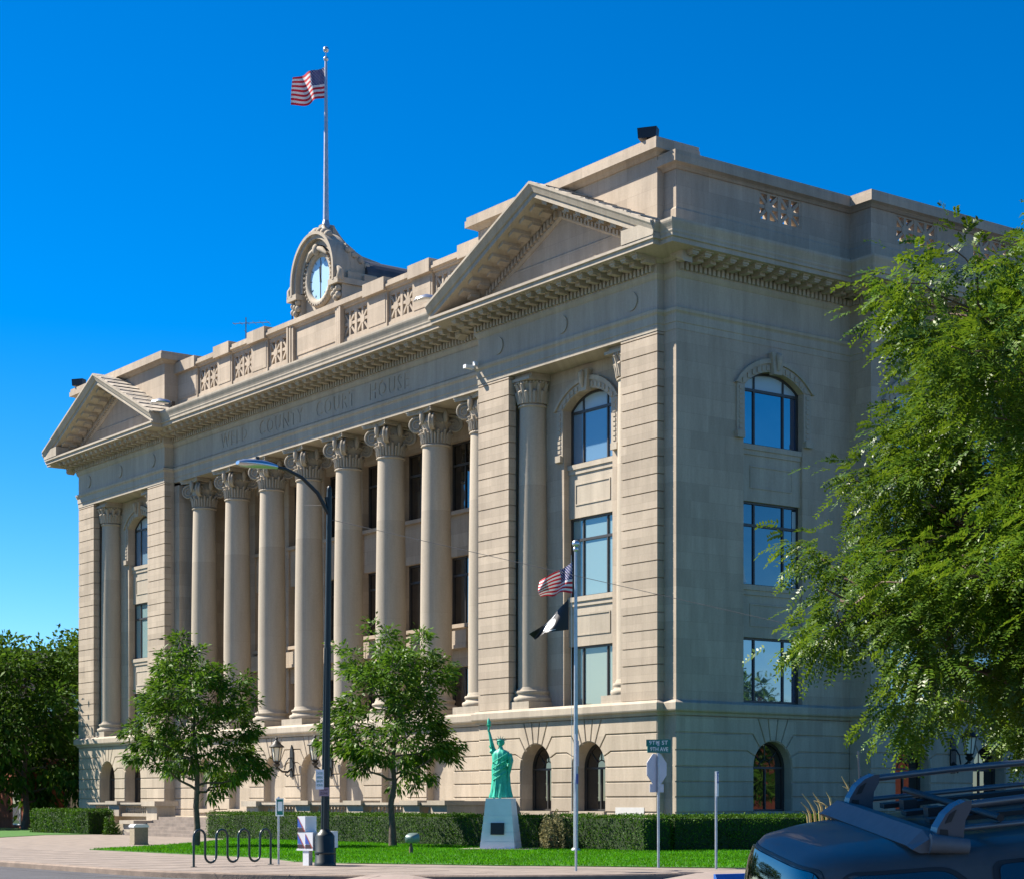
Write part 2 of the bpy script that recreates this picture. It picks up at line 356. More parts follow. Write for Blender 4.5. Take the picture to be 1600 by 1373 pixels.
def in_poly(P, poly):
    x, y = P[:,0], P[:,1]; c = np.zeros(len(P), bool); n = len(poly)
    for i in range(n):
        x0, y0 = poly[i]; x1, y1 = poly[i-1]
        k = ((y0 > y) != (y1 > y)) & (x < (x1-x0)*(y-y0)/(y1-y0+1e-12)+x0); c ^= k
    return c
def grass(poly, box, N, h=0.055):
    P = np.column_stack([rng.uniform(box[0], box[1], N), rng.uniform(box[2], box[3], N)]); P = P[in_poly(P, poly)]; n = len(P)
    a = rng.uniform(0, 2*np.pi, n); hh = h*rng.uniform(.6, 1.4, n); w = rng.uniform(.01, .02, n)
    dx, dy = np.cos(a)*w, np.sin(a)*w; lx, ly = rng.normal(0, .025, n), rng.normal(0, .025, n)
    z = np.full(n, .018); V = np.empty((n, 3, 3))
    V[:,0] = np.column_stack([P[:,0]-dx, P[:,1]-dy, z]); V[:,1] = np.column_stack([P[:,0]+dx, P[:,1]+dy, z]); V[:,2] = np.column_stack([P[:,0]+lx, P[:,1]+ly, z+hh])
    o = link('grass', fast_mesh('grass', V.reshape(-1,3), np.arange(3*n).reshape(n,3), 'grass')); o['kind'] = 'stuff'; o['label'] = 'short bright green grass of the lawn'; return o
grass(LAWN, (-24, 19, -19.2, -2), 130000); 

# ------------------------------------------------------------------ courthouse
XW = 50.96; XS = 0.65; CEN = -XW/2
court = thing('courthouse', 'long cream sandstone courthouse with eight columns, two pediments and a rooftop clock', 'courthouse', (CEN, 6, 0))
JX0, JX1, JY = -39.84, -11.12, 0.56
SJ = 9.24; SN = 1.1; SEND = 34.0
PATH = [(-XW-XS, 16), (-XW-XS, .33), (-XW, .33), (-XW, 0), (JX0, 0), (JX0, JY), (JX1, JY), (JX1, 0), (0, 0), (0, .33), (XS, .33), (XS, SJ), (XS+SN, SJ), (XS+SN, SEND)]
ZT = 4.75
LEV = [0, .66, 1.24, 1.80, 2.35, 2.90, 3.49, 4.12, ZT]
def arch_wall(mb, u0, u1, arches, n1=0.0, dep=.055, g=.045, r=.98, zs=2.90, sill=1.24):
    """rusticated courses that bend round each arch; arches = centres"""
    n0 = n1 - dep; lev = LEV; out = []
    if not arches:
        for i in range(len(lev)-1): out.append([(u0,lev[i]),(u1,lev[i]),(u1,lev[i+1]),(u0,lev[i+1])])
    else:
        bounds = [u0] + [(a+b)/2 for a, b in zip(arches, arches[1:])] + [u1]
        for i in range(2): out.append([(u0,lev[i]),(u1,lev[i]),(u1,lev[i+1]),(u0,lev[i+1])])
        for k, uc in enumerate(arches):
            for sgn, ue in ((1, bounds[k+1]), (-1, bounds[k])):
                D = abs(ue - uc)
                pa = lambda t: (r*math.cos(R_(t)), zs + r*math.sin(R_(t)))
                def pl(pts):
                    q = [(uc + sgn*x, z) for x, z in pts]; out.append(q if sgn > 0 else q[::-1])
                for i in range(2, 5): pl([(r,lev[i]),(D,lev[i]),(D,lev[i+1]),(r,lev[i+1])])
                b1 = (min(1.32, D-.1), lev[6]); b2 = (min(1.04, D-.3), lev[7]); t1, t2, t3, t4 = 24, 47, 66, 82
                arcp = lambda a, b: [pa(a+(b-a)*i/5) for i in range(6)]
                top = lambda t: ((ZT-zs)/math.tan(R_(t)), ZT)
                T3 = (min(top(t3)[0]*.95, D-.05), ZT); T4 = top(t4)
                pl([(D,lev[5]),(D,lev[6]),b1] + arcp(t1,0))
                pl([(D,lev[6]),(D,lev[7]),b2] + arcp(t2,t1) + [b1])
                pl([(D,lev[7]),(D,ZT),T3] + arcp(t3,t2) + [b2])
                pl([T3,T4] + arcp(t4,t3))
            pk = lambda t: (uc + r*math.cos(R_(t)), zs + r*math.sin(R_(t)))
            tk = (ZT-zs)/math.tan(R_(82))
            out.append([(uc+tk,ZT),(uc-tk,ZT)] + [pk(98-(16*i/4)) for i in range(5)])
    for p in out:
        q = offpoly(p, g/2); q2 = offpoly(p, g/2+.018); k = len(q)
        for mb_ in (bounds[1:-1] if arches else []):
            q = [((mb_ if abs(u-mb_) < .07 else u), z) for u, z in q]; q2 = [((mb_ if abs(u-mb_) < .07 else u), z) for u, z in q2]
        A = [(u, n0-.02, z) for u, z in q]; B = [(u, n1-.02, z) for u, z in q]; C = [(u, n1, z) for u, z in q2]
        mb.add(A+B+C, [list(range(2*k,3*k))] + [(i,(i+1)%k,k+(i+1)%k,k+i) for i in range(k)] + [(k+i,k+(i+1)%k,2*k+(i+1)%k,2*k+i) for i in range(k)])
    # backing with arch holes
    nb = n1 - dep - .001; th = .9
    xs = u0
    for uc in arches or []:
        mb.box(xs, uc-r, nb-th, nb, 0, ZT)
        mb.box(uc-r, uc+r, nb-th, nb, 0, sill-.02)
        mb.prism([(uc-r,zs)] + [(uc+r*math.cos(R_(180-i*9)), zs+r*math.sin(R_(180-i*9))) for i in range(21)] + [(uc+r,ZT),(uc-r,ZT)], nb-th, nb)
        mb.box(uc-r-.06, uc+r+.06, nb-.5, n1+.09, sill-.16, sill+.03)
        xs = uc+r
    mb.box(xs, u1, nb-th, nb, 0, ZT)
def arch_window(T, uc, n, gm='glass_dark', r=.98, zs=2.90, sill=1.27, infill=None):
    f = MB(T); w = .09
    ring = [(uc+(r)*math.cos(R_(a)), zs+(r)*math.sin(R_(a))) for a in range(0,181,10)]; ring2 = [(uc+(r-w)*math.cos(R_(a)), zs+(r-w)*math.sin(R_(a))) for a in range(180,-1,-10)]
    f.prism(ring+ring2, n, n+.08); f.box(uc-r,uc-r+w,n,n+.08,sill,zs); f.box(uc+r-w,uc+r,n,n+.08,sill,zs)
    f.box(uc-r,uc+r,n+.002,n+.082,zs-.04,zs+.04); f.box(uc-r,uc+r,n+.002,n+.082,sill,sill+.08)
    f.box(uc-.03,uc+.03,n+.003,n+.07,sill,zs)
    for a in (45, 90, 135): f.tube([(uc+.3*math.cos(R_(a)),n+.03,zs+.3*math.sin(R_(a))),(uc+r*math.cos(R_(a)),n+.03,zs+r*math.sin(R_(a)))], .02, 5)
    f.tube([(uc+.3*math.cos(R_(a)),n+.03,zs+.3*math.sin(R_(a))) for a in range(0,181,15)], .02, 5)
    o = f.build('arched_window', 'frame', court)
    gl = MB(T); gl.prism([(uc-r,sill)] + [(uc+r,sill)] + [(uc+r*math.cos(R_(a)), zs+r*math.sin(R_(a))) for a in range(0,181,10)], n-.02, n+.02)
    gl.build('glass', gm, o)
def window(T, uc, hw, z0, z1, n, gm, mull=.75, transom=None, rise=0, name='window'):
    f = MB(T); w = .08; d = .09
    f.box(uc-hw,uc-hw+w,n,n+d,z0,z1); f.box(uc+hw-w,uc+hw,n,n+d,z0,z1); f.box(uc-hw,uc+hw,n+.003,n+d+.003,z0,z0+w)
    def top(u): # segmental
        if not rise: return z1
        R = (hw*hw + rise*rise)/(2*rise); return z1 + math.sqrt(max(0, R*R-(u-uc)**2)) - (R-rise)
    if rise:
        us = [uc-hw+2*hw*i/16 for i in range(17)]
        f.prism([(u,top(u)) for u in us] + [(u,top(u)-w) for u in us[::-1]], n+.003, n+d+.003)
    else: f.box(uc-hw,uc+hw,n+.003,n+d+.003,z1-w,z1)
    for m in ([-mull, mull] if mull else [0]): f.box(uc+m-.035,uc+m+.035,n+.006,n+d-.01,z0,top(uc+m)-.02)
    if transom: f.box(uc-hw+.01,uc+hw-.01,n+.009,n+d-.004,transom-.05,transom+.05)
    o = f.build(name, 'frame', court)
    gl = MB(T)
    if rise: gl.prism([(uc-hw,z0),(uc+hw,z0)] + [(u,top(u)) for u in us[::-1]], n-.02, n+.025)
    else: gl.box(uc-hw,uc+hw,n-.02,n+.025,z0,z1)
    gl.build('glass', gm, o)
    if rise and gm != 'glass_dark':
        bd = MB(T); bd.prism([(uc-hw+.05,transom),(uc+hw-.05,transom)] + [(u,max(transom,top(u)-.04)) for u in us[::-1][1:-1]], n+.026, n+.034); bd.build('roller_blind', 'blind', o)
    return o

# --- lower storey
def lower(T, u0, u1, arches, n1=0.0, name='rusticated_wall'):
    b = MB(T); arch_wall(b, u0, u1, arches, n1); b.build(name, 'stone_base', court)
lower(front(), -11.12, 0, [-7.27, -3.97]); lower(front(), -XW, JX0, [-XW+3.97-.08, -XW+7.27-.08])
CARCH = [CEN + 3.58*k for k in range(-3, 4)]
lower(front(JY), JX0, JX1, CARCH)
lower(side(XS), .33, SJ, [5.15]); lower(side(XS+SN), SJ, SEND, [11.62, 16.15, 20.7, 25.2, 29.7])
for x in (-7.27, -3.97, -XW+3.89, -XW+7.19): arch_window(front(), x, -.68, 'glass_dark')
for x in CARCH: arch_window(front(JY), x, -.78, 'glass_dark')
arch_window(side(XS), 5.15, -.5, 'glass_dark'); 
for y in (11.62, 16.15, 20.7, 25.2, 29.7): arch_window(side(XS+SN), y, -.6, 'glass_dark')
for nm_, bs_, core in (('corner_pier', [(-.3, XS-.001, .335, .6), (-.3,-.001,.02,.5)], [(-.3, XS-.07, .39, 1.0),(-.5,-.06,.08,.5)]), ('corner_pier', [(-.3, XS+SN-.001, SJ+.003, SJ+.3)], [(-.5,XS+SN-.06,SJ+.06,SJ+.5)])):
    st = MB()
    for q_ in bs_:
        for i in range(len(LEV)-1): st.box(*q_, LEV[i]+.025, LEV[i+1]-.025)
    for q_ in core: st.box(*q_, 0, ZT)
    st.build(nm_, 'stone_base', court)
st = MB(); st.box(-XW-XS, -XW+.01, .34, 14, 0, ZT); st.build('corner_pier', 'stone_base', court)
sb = MB(); sb.sweep([(-.3,ZT-.001),(.06,ZT),(.1,4.84),(.2,4.9),(.22,4.95),(.22,5.18),(.2,5.2),(.03,5.29),(-.3,5.29)], PATH); sb.build('sill_band', 'trim', court)
pl_ = MB(); pl_.box(-XW+.5, -.5, .9, 12, 0, 5.28); pl_.box(-12, XS-.95, 1.0, SEND-.5, 0, 5.28); pl_.build('core_wall', 'stone_base', court)

# --- pilasters
def pilaster(u0, u1, T=front()):
    b = MB(T); z = 5.96; zs = [5.29]
    while z < 18.5: zs.append(z); z += .6245
    zs.append(18.57)
    for a, c in zip(zs, zs[1:]):
        b.box(u0, u1, -.36, 0, a+.021, c-.021)
    b.box(u0+.06, u1-.06, -.36, -.06, 5.29, 18.57)
    b.build('pilaster', 'stone', court)
for p0 in (-11.12, -XW):
    off = 0 if p0 == -11.12 else 0
    pilaster(p0, p0+2.08); pilaster(p0+9.07, p0+11.12)
# --- columns
def attic_base(r): return [(0,0),(r*1.36,0),(r*1.36,.18),(r*1.3,.18),(r*1.36,.24),(r*1.38,.30),(r*1.34,.37),(r*1.22,.40),(r*1.16,.44),(r*1.15,.48),(r*1.2,.52),(r*1.24,.57),(r*1.2,.63),(r*1.08,.65),(r*1.05,.7),(r,.78)]
def shaft_prof(r0, r1, z0, z1):
    pts = []
    for i in range(13):
        t = i/12; pts.append((r0 + (r1-r0)*max(0,(t-.25)/.75)**1.5, z0+(z1-z0)*t))
    return pts
def column(name, r0, r1, zb, zc, zt, volutes):
    b = MB(); pr = shaft_prof(r0, r1, .78, zc-zb-.12) + [(r1+.0,zc-zb-.12),(r1+.06,zc-zb-.1),(r1+.07,zc-zb-.06),(r1+.02,zc-zb-.02),(r1+.01,zc-zb)]
    b.lathe(pr, (0,0,0), 40); o = b.build('column', 'shaft', court, local=True)
    bs = MB(); bs.lathe(attic_base(r0)[2:], (0,0,.0), 36); q = r0*1.4; bs.box(-q,q,-q,q,-.12,.18); bs.build('column_base', 'trim', o)
    c = MB(); H = zt - zc; Z = zc - zb
    if volutes:
        c.lathe([(r1*.98,Z),(r1*1.0,Z+H*.45),(r1*1.1,Z+H*.55),(r1*1.18,Z+H*.62),(r1*1.1,Z+H*.72),(r1*.9,Z+H*.9)], (0,0,0), 28)
        for i in range(14):       # leaf band on the necking
            a = 2*math.pi*i/14
            for hgt, off, rr in ((.40,0,.06),(.30,.5,.05)):
                a2 = a + off*2*math.pi/14; d = Vector((math.cos(a2), math.sin(a2), 0))
                c.tube([d*(r1+.02)+Vector((0,0,Z+.02)), d*(r1+.05)+Vector((0,0,Z+H*hgt*.7)), d*(r1+.12)+Vector((0,0,Z+H*hgt)), d*(r1+.19)+Vector((0,0,Z+H*hgt-.03))], [rr,rr*1.2,rr,.02], 6)
        for i in range(28):
            a = 2*math.pi*i/28; c.ball((math.cos(a)*r1*1.17, math.sin(a)*r1*1.17, Z+H*.61), (.06,.06,.075), 6, 5)
        for i in range(4):        # diagonal volutes
            a = math.pi/4 + i*math.pi/2; d = Vector((math.cos(a), math.sin(a), 0)); cc = d*(r1*1.42) + Vector((0,0,Z+H*.58)); up = Vector((0,0,1)); pr_ = Vector((-d.y,d.x,0))
            for s_ in (-1, 1):
                pts = []; rad = []
                for k in range(40):
                    th = k/39*2*math.pi*2.0; rr = .36*(1-k/39*.82)
                    pts.append(cc + pr_*(s_*.07*(1+.3*k/39)) - d*0 + (up*math.cos(th) + d*math.sin(th))*rr); rad.append(.055*(1-.5*k/39))
                c.tube(pts, rad, 6)
                c.tube([cc+up*.36+pr_*(s_*.07), cc+up*.42-d*.35+pr_*(s_*.12), cc+up*.40-d*.75+pr_*(s_*.3)], [.055,.06,.05], 6)
            disc = [cc + (up*math.cos(2*math.pi*k/20)+d*math.sin(2*math.pi*k/20))*.33 for k in range(20)]
            c.loft([[tuple(p+pr_*-.06) for p in disc],[tuple(p+pr_*.06) for p in disc]])
        for i in range(4):        # shell between volutes
            a = i*math.pi/2; d = Vector((math.cos(a), math.sin(a), 0))
            c.ball(tuple(d*(r1*1.25)+Vector((0,0,Z+H*.78))), (.13 if abs(d.y)>.5 else .12, .12 if abs(d.y)>.5 else .13, .3), 10, 8)
        q = r1*1.55; ab = []
        for i in range(4):
            a = i*math.pi/2; d = Vector((math.cos(a), math.sin(a))); t = Vector((-d.y, d.x))
            for k in (-1,-.85,-.4,0,.4,.85): 
                p = d*(q*(.80+.2*abs(k)**2)) + t*q*k; ab.append((p.x, p.y))
        c.prism(ab, Z+H*.88, Z+H*.97, 'z'); c.prism([(x*1.04,y*1.04) for x,y in ab], Z+H*.94, Z+H, 'z')
    else:
        c.lathe([(r1,Z),(r1*1.0,Z+H*.2),(r1*1.1,Z+H*.6),(r1*1.3,Z+H*.82),(r1*1.32,Z+H*.86)], (0,0,0), 32)
        for row, n, hh, out in ((0,12,.5,.16),(.5,12,.8,.22)):
            for i in range(n):
                a = 2*math.pi*(i+row)/n; d = Vector((math.cos(a), math.sin(a), 0))
                c.tube([d*(r1+.01)+Vector((0,0,Z+.02)), d*(r1*1.04+.03)+Vector((0,0,Z+H*hh*.6)), d*(r1*1.1+out*.6)+Vector((0,0,Z+H*hh)), d*(r1*1.1+out)+Vector((0,0,Z+H*hh-.06))], [.10,.11,.08,.02], 6)
        for i in range(32):
            a = 2*math.pi*i/32; c.ball((math.cos(a)*r1*1.33, math.sin(a)*r1*1.33, Z+H*.83), (.05,.05,.07), 6, 5)
        q = r1*1.42; c.box(-q,q,-q,q,Z+H*.88,Z+H)
    c.build('capital', 'trim', o)
    return o
c1 = column('c', .69, .59, 5.41, 17.1, 18.57, True)
first = True
for k in range(8):
    o = c1 if k == 0 else copy_tree(c1, court)
    o.location = Vector((CEN + 3.63*(k-3.5), 1.5, 5.41)) - Vector((CEN, 6, 0))
c2 = column('c', .6, .53, 5.41, 17.42, 18.42, False); k = 0
for p0 in (-11.12, -XW):
    for u in (2.47, 8.65):
        o = c2 if k == 0 else copy_tree(c2, court); k += 1
        o.location = Vector((p0+u, .92, 5.41)) - Vector((CEN, 6, 0))
# --- pavilion upper walls with niche
def seg_top(uc, hw, z, rise, n=16):
    R = (hw*hw+rise*rise)/(2*rise); return [(uc-hw+2*hw*i/n, z+math.sqrt(max(0,R*R-(-hw+2*hw*i/n)**2))-(R-rise)) for i in range(n+1)]
def upper_bay(T, uc, hw, ul, ur, n, spn, lit, side_frame=False):
    """wall plane n with a full-height recess holding three windows"""
    b = MB(T); Z0, Z1 = 5.27, 18.6
    b.box(ul, uc-hw, n-.8, n, Z0, Z1); b.box(uc+hw, ur, n-.8, n, Z0, Z1)
    arcp = seg_top(uc, hw, 17.0, .62)
    b.prism(arcp + [(uc+hw,Z1),(uc-hw,Z1)], n-.8, n)
    b.build('upper_wall', 'stone', court)
    s_ = MB(T)
    for z0, z1 in ((7.72, 9.63), (12.76, 14.82)):
        s_.box(uc-hw, uc+hw, spn-.3, spn, z0, z1)
        s_.box(uc-hw+.02, uc+hw-.02, spn, spn+.05, z1-.34, z1-.1); s_.box(uc-hw+.01, uc+hw-.01, spn, spn+.10, z1-.16, z1+.03)
        zc = (z0+z1)/2-.12; pw = hw*.72; ph = .42
        for (a0,a1,b0,b1) in ((-pw,pw,ph-.05,ph),(-pw,pw,-ph,-ph+.05),(-pw,-pw+.05,-ph+.05,ph-.05),(pw-.05,pw,-ph+.05,ph-.05)): s_.box(uc+a0,uc+a1,spn,spn+.03,zc+b0,zc+b1)
        s_.build('spandrel', 'trim', court); s_ = MB(T)
    a_ = MB(T); w = .38     # archivolt
    o1 = seg_top(uc, hw+.001, 17.0, .62); o2 = seg_top(uc, hw+w, 17.0+.02, .62+.28)
    a_.prism(o1 + o2[::-1], n, n+.08)
    o3 = seg_top(uc, hw+w, 17.02, .90); o4 = seg_top(uc, hw+w+.14, 17.0, 1.1); a_.prism(o3 + o4[::-1], n, n+.16)
    for sg in (-1, 1):
        a_.box(*sorted((uc+sg*(hw+.001), uc+sg*(hw+w))), n, n+.07, 15.2, 17.0)
        a_.box(*sorted((uc+sg*(hw+.06), uc+sg*(hw+w+.06))), n, n+.16, 15.0, 15.25)
        for k in range(9): a_.box(*sorted((uc+sg*(hw+.12), uc+sg*(hw+.28))), n+.07, n+.1, 15.35+k*.18, 15.47+k*.18)
    for i in range(14):
        t = -1+2*(i+.5)/14; u = uc+t*(hw+.18); R = ((hw+.18)**2+.76**2)/(2*.76); z = 17.0+math.sqrt(R*R-(u-uc)**2)-(R-.76)
        if abs(t) > .12: a_.box(u-.07, u+.07, n+.08, n+.12, z-.09, z+.09)
    a_.prism([(uc-.2,17.5),(uc+.2,17.5),(uc+.3,18.3),(uc-.3,18.3)], n, n+.26)
    a_.tube([(uc,n+.26,18.25),(uc,n+.34,18.15),(uc,n+.33,17.9),(uc,n+.27,17.65)], [.1,.14,.1,.06], 8)
    a_.build('window_surround', 'trim', court)
    g1, g2, g3 = lit
    window(T, uc, hw, 5.31, 7.72, spn-.2, g1)
    window(T, uc, hw, 9.63, 12.76, spn-.2, g2, transom=11.9)
    window(T, uc, hw, 14.84, 17.0, spn-.2, g3, transom=16.9, rise=.6)
for p0 in (-11.12, -XW):
    uc = p0 + 5.57
    for q_ in ((p0+.02, p0+1.72), (p0+9.4, p0+11.1)):
        b = MB(front()); b.box(*q_, -2.0, -.36, 5.28, 18.58); b.build('pavilion_wall', 'stone', court)
    upper_bay(front(), uc, 1.5, p0+1.73, p0+9.39, -1.25, -1.5, ('blind_green','glass_blind','blind_blue'))
upper_bay(side(XS), 5.15, 1.52, .34, SJ-.0, 0, -.12, ('glass_blue','glass_navy','glass_blue'))
q = MB(side(XS)); q.prism([(3.72,9.75),(4.02,9.75),(3.86,10.5),(3.80,11.8),(3.72,11.8)], -.285, -.272); q.build('curtain', 'blind', court)
q = MB(side(XS)); q.prism([(6.40,9.72),(6.58,9.72),(6.58,12.6),(6.40,12.6)], -.285, -.272); q.build('curtain', 'blind', court)
for y in (11.62, 16.15, 20.7, 25.2, 29.7):
    upper_bay(side(XS+SN), y, 1.3, y-2.27 if y > 12 else SJ, y+2.27 if y < 29 else SEND, 0, -.12, ('glass_blue','glass_navy','glass_blue'))
for q_ in ((-.4, XS-.002, .335, 1.1), (-.5, XS+SN-.003, SJ+.002, SJ+.5), (-XW-XS, -XW+1, .34, 14)):
    cp = MB(); cp.box(*q_, 5.28, 18.58); cp.build('corner_strip', 'stone', court)
# --- loggia back wall
lw = MB(front(4.0)); us = [CEN+3.59*k for k in range(-3, 4)]; hw = 1.0
x = JX0-.4
for u in us: lw.box(x, u-hw, -.8, 0, 5.27, 18.6); x = u+hw
lw.box(x, JX1+.4, -.8, 0, 5.27, 18.6)
for u in us:
    for z0, z1 in ((7.72, 9.6), (12.72, 14.72), (17.9, 18.6)):
        lw.box(u-hw, u+hw, -.6, -.1, z0, z1)
        if z0 < 15: lw.box(u-hw-.1, u+hw+.1, -.3, .12, z1-.14, z1+.03)
    lw.box(u-hw-.15, u+hw+.15, -.1, .4, 8.5, 8.66); lw.box(u-hw-.1, u+hw+.1, -.05, .36, 8.66, 9.3)
lw.build('loggia_wall', 'stone', court)
ls = MB(); ls.box(JX0-.35, JX0-.02, JY+.02, 4.2, 5.27, 18.58); ls.box(JX1+.02, JX1+.35, JY+.02, 4.2, 5.27, 18.58); ls.box(JX0-.1, JX1+.1, JY+.1, 4.2, 5.0, 5.31)
ls.box(JX0-.2, JX0+.55, JY+.03, 1.6, 5.3, 18.4)
ls.build('loggia_return', 'stone', court)
for u in us:
    window(front(4.0), u, hw, 5.31, 7.72, -.45, 'glass_dark', mull=None)
    window(front(4.0), u, hw, 9.62, 12.72, -.45, 'glass_dark', mull=None, transom=11.9)
    window(front(4.0), u, hw, 14.74, 17.9, -.45, 'glass_dark', mull=None, transom=16.9)
# --- entablature
en = MB()
en.sweep([(-.25,18.565),(.02,18.565),(.02,18.80),(.05,18.82),(.05,19.10),(.07,19.14),(.13,19.2),(.15,19.3),(.04,19.34),(0,19.36),(0,20.42),(.05,20.47),(.12,20.58),(.12,20.62),(-.25,20.62)], PATH)
bx = [(-11.05,-.05,.12,2.1),(-XW+.05,JX0-.05,.12,2.1)]
for x0,x1,y0,y1 in bx: en.box(x0+.1,x1-.1,y0+.1,y1,18.576,21.4)
en.box(JX0-.3,JX1+.3,JY+.22,4.3,18.58,21.4); en.box(-.8,XS-.1,.5,SEND-.3,18.583,21.4); en.box(-.5,XS+SN-.2,SJ+.2,SEND-.3,18.586,21.4); en.box(-XW-XS+.1,-XW+1,.5,15,18.587,21.4)
for p0 in (-11.12,-XW):
    for (a,b) in ((2.0,3.2),(8.0,9.1)): en.box(p0+a, p0+b, .3, 1.7, 18.42, 18.6)
en.build('entablature', 'trim', court)
rd = MB(front())
for p0 in (-11.12, -XW):       # raised discs on the pavilion friezes
    for u in (1.4, 5.56, 9.7):
        rd = MB(front()); rd.prism([(p0+u+.34*math.cos(k*math.pi/14), 19.9+.34*math.sin(k*math.pi/14)) for k in range(28)], 0, .05)
        rd.build('frieze_disc', 'trim', court)
co_ = MB()
co_.sweep([(-.25,20.62),(.13,20.62),(.13,20.95),(.2,20.97),(.28,21.05),(.3,21.10),(1.34,21.12),(1.40,21.12),(1.40,21.28),(1.47,21.30),(1.47,21.40),(-.25,21.44)], PATH)
SIMA = [(-.25,21.42),(1.47,21.405),(1.5,21.47),(1.5,21.52),(1.53,21.60),(1.60,21.74),(1.62,21.80),(1.62,21.88),(-.25,21.93)]
co_.sweep(SIMA, [(0,-1.49),(0,.33),(XS,.33),(XS,SJ),(XS+SN,SJ),(XS+SN,SEND)])
co_.sweep(SIMA, [(JX0+1.35,JY),(JX1-1.35,JY)])
co_.sweep(SIMA, [(-XW-XS,16),(-XW-XS,.33),(-XW,.33),(-XW,-1.49)])
dn = co_; mo = co_
for (ax,ay),(bx_,by) in zip(PATH, PATH[1:]):
    d = Vector((bx_-ax, by-ay)); L = d.length
    if L < 1: continue
    d /= L; nn = Vector((d.y,-d.x))
    def place(mb, s0, w, n0, n1, z0, z1):
        ps = []
        for s_ in (s0-w/2, s0+w/2):
            for n_ in (n0, n1):
                q = Vector((ax,ay)) + d*s_ + nn*n_; ps.append(q)
        a,b,c,e = ps; mb.add([(a.x,a.y,z0),(b.x,b.y,z0),(e.x,e.y,z0),(c.x,c.y,z0),(a.x,a.y,z1),(b.x,b.y,z1),(e.x,e.y,z1),(c.x,c.y,z1)], [(0,3,2,1),(4,5,6,7),(0,1,5,4),(1,2,6,5),(2,3,7,6),(3,0,4,7)])
    k = int(round((L+.2)/.22)); 
    for i in range(k): place(dn, (i+.5)*L/k, .12, .12, .25, 20.66, 20.93)
    k = int(round((L+1)/.68)); e0 = -.1
    for i in range(k+1):
        s_ = e0 + i*(L+.2)/k
        place(mo, s_, .30, .28, 1.16, 20.98, 21.115); place(mo, s_, .26, .28, .75, 20.86, 20.99); place(mo, s_, .36, .26, 1.22, 21.07, 21.118); place(mo, s_, .22, .9, 1.12, 20.93, 20.985)
co_.build('cornice', 'trim', court)
# --- carved name on the frieze
fz = MB(); xa, xb = JX0-.05, JX1+.05
fz.box(xa, xb, JY-.03, JY+.03, 19.40, 20.40); fo = fz.build('inscribed_frieze', 'trim', court)
try:
    tm = text_mesh('WELD   COUNTY   COURT   HOUSE', .96, .06, 1.3, offset=.02)
    xs_ = [v.co.x for v in tm.vertices]; k = 17.4/(max(xs_)-min(xs_)); mid = (max(xs_)+min(xs_))/2
    tm.transform(Matrix.Translation((-25.75, JY-.03, 19.9)) @ Matrix.Rotation(R_(90),4,'X') @ Matrix.Diagonal((k,1,1.0,1)) @ Matrix.Translation((-mid,0,0)))
    bmx = bmesh.new(); bmx.from_mesh(tm); bmesh.ops.remove_doubles(bmx, verts=bmx.verts, dist=1e-4); bmesh.ops.recalc_face_normals(bmx, faces=bmx.faces); bmx.to_mesh(tm); bmx.free()
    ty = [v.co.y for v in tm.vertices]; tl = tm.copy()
    cut = bpy.data.objects.new('letters', tm); COL.objects.link(cut)
    md = fo.modifiers.new('b', 'BOOLEAN'); md.object = cut; md.operation = 'DIFFERENCE'; md.solver = 'EXACT'
    bpy.context.view_layer.update()
    nm = bpy.data.meshes.new_from_object(fo.evaluated_get(bpy.context.evaluated_depsgraph_get()))
    fo.modifiers.clear(); fo.data = nm; bpy.data.objects.remove(cut)
    tl.transform(Matrix.Translation((0, JY+.012-min(ty), 0))); tl.materials.clear(); tl.materials.append(M['letter']); link('name_shade_inlay', tl, fo)  # dark inlay on the recess floor, its colour stands in for shade
except Exception as ex: print('text failed', ex)
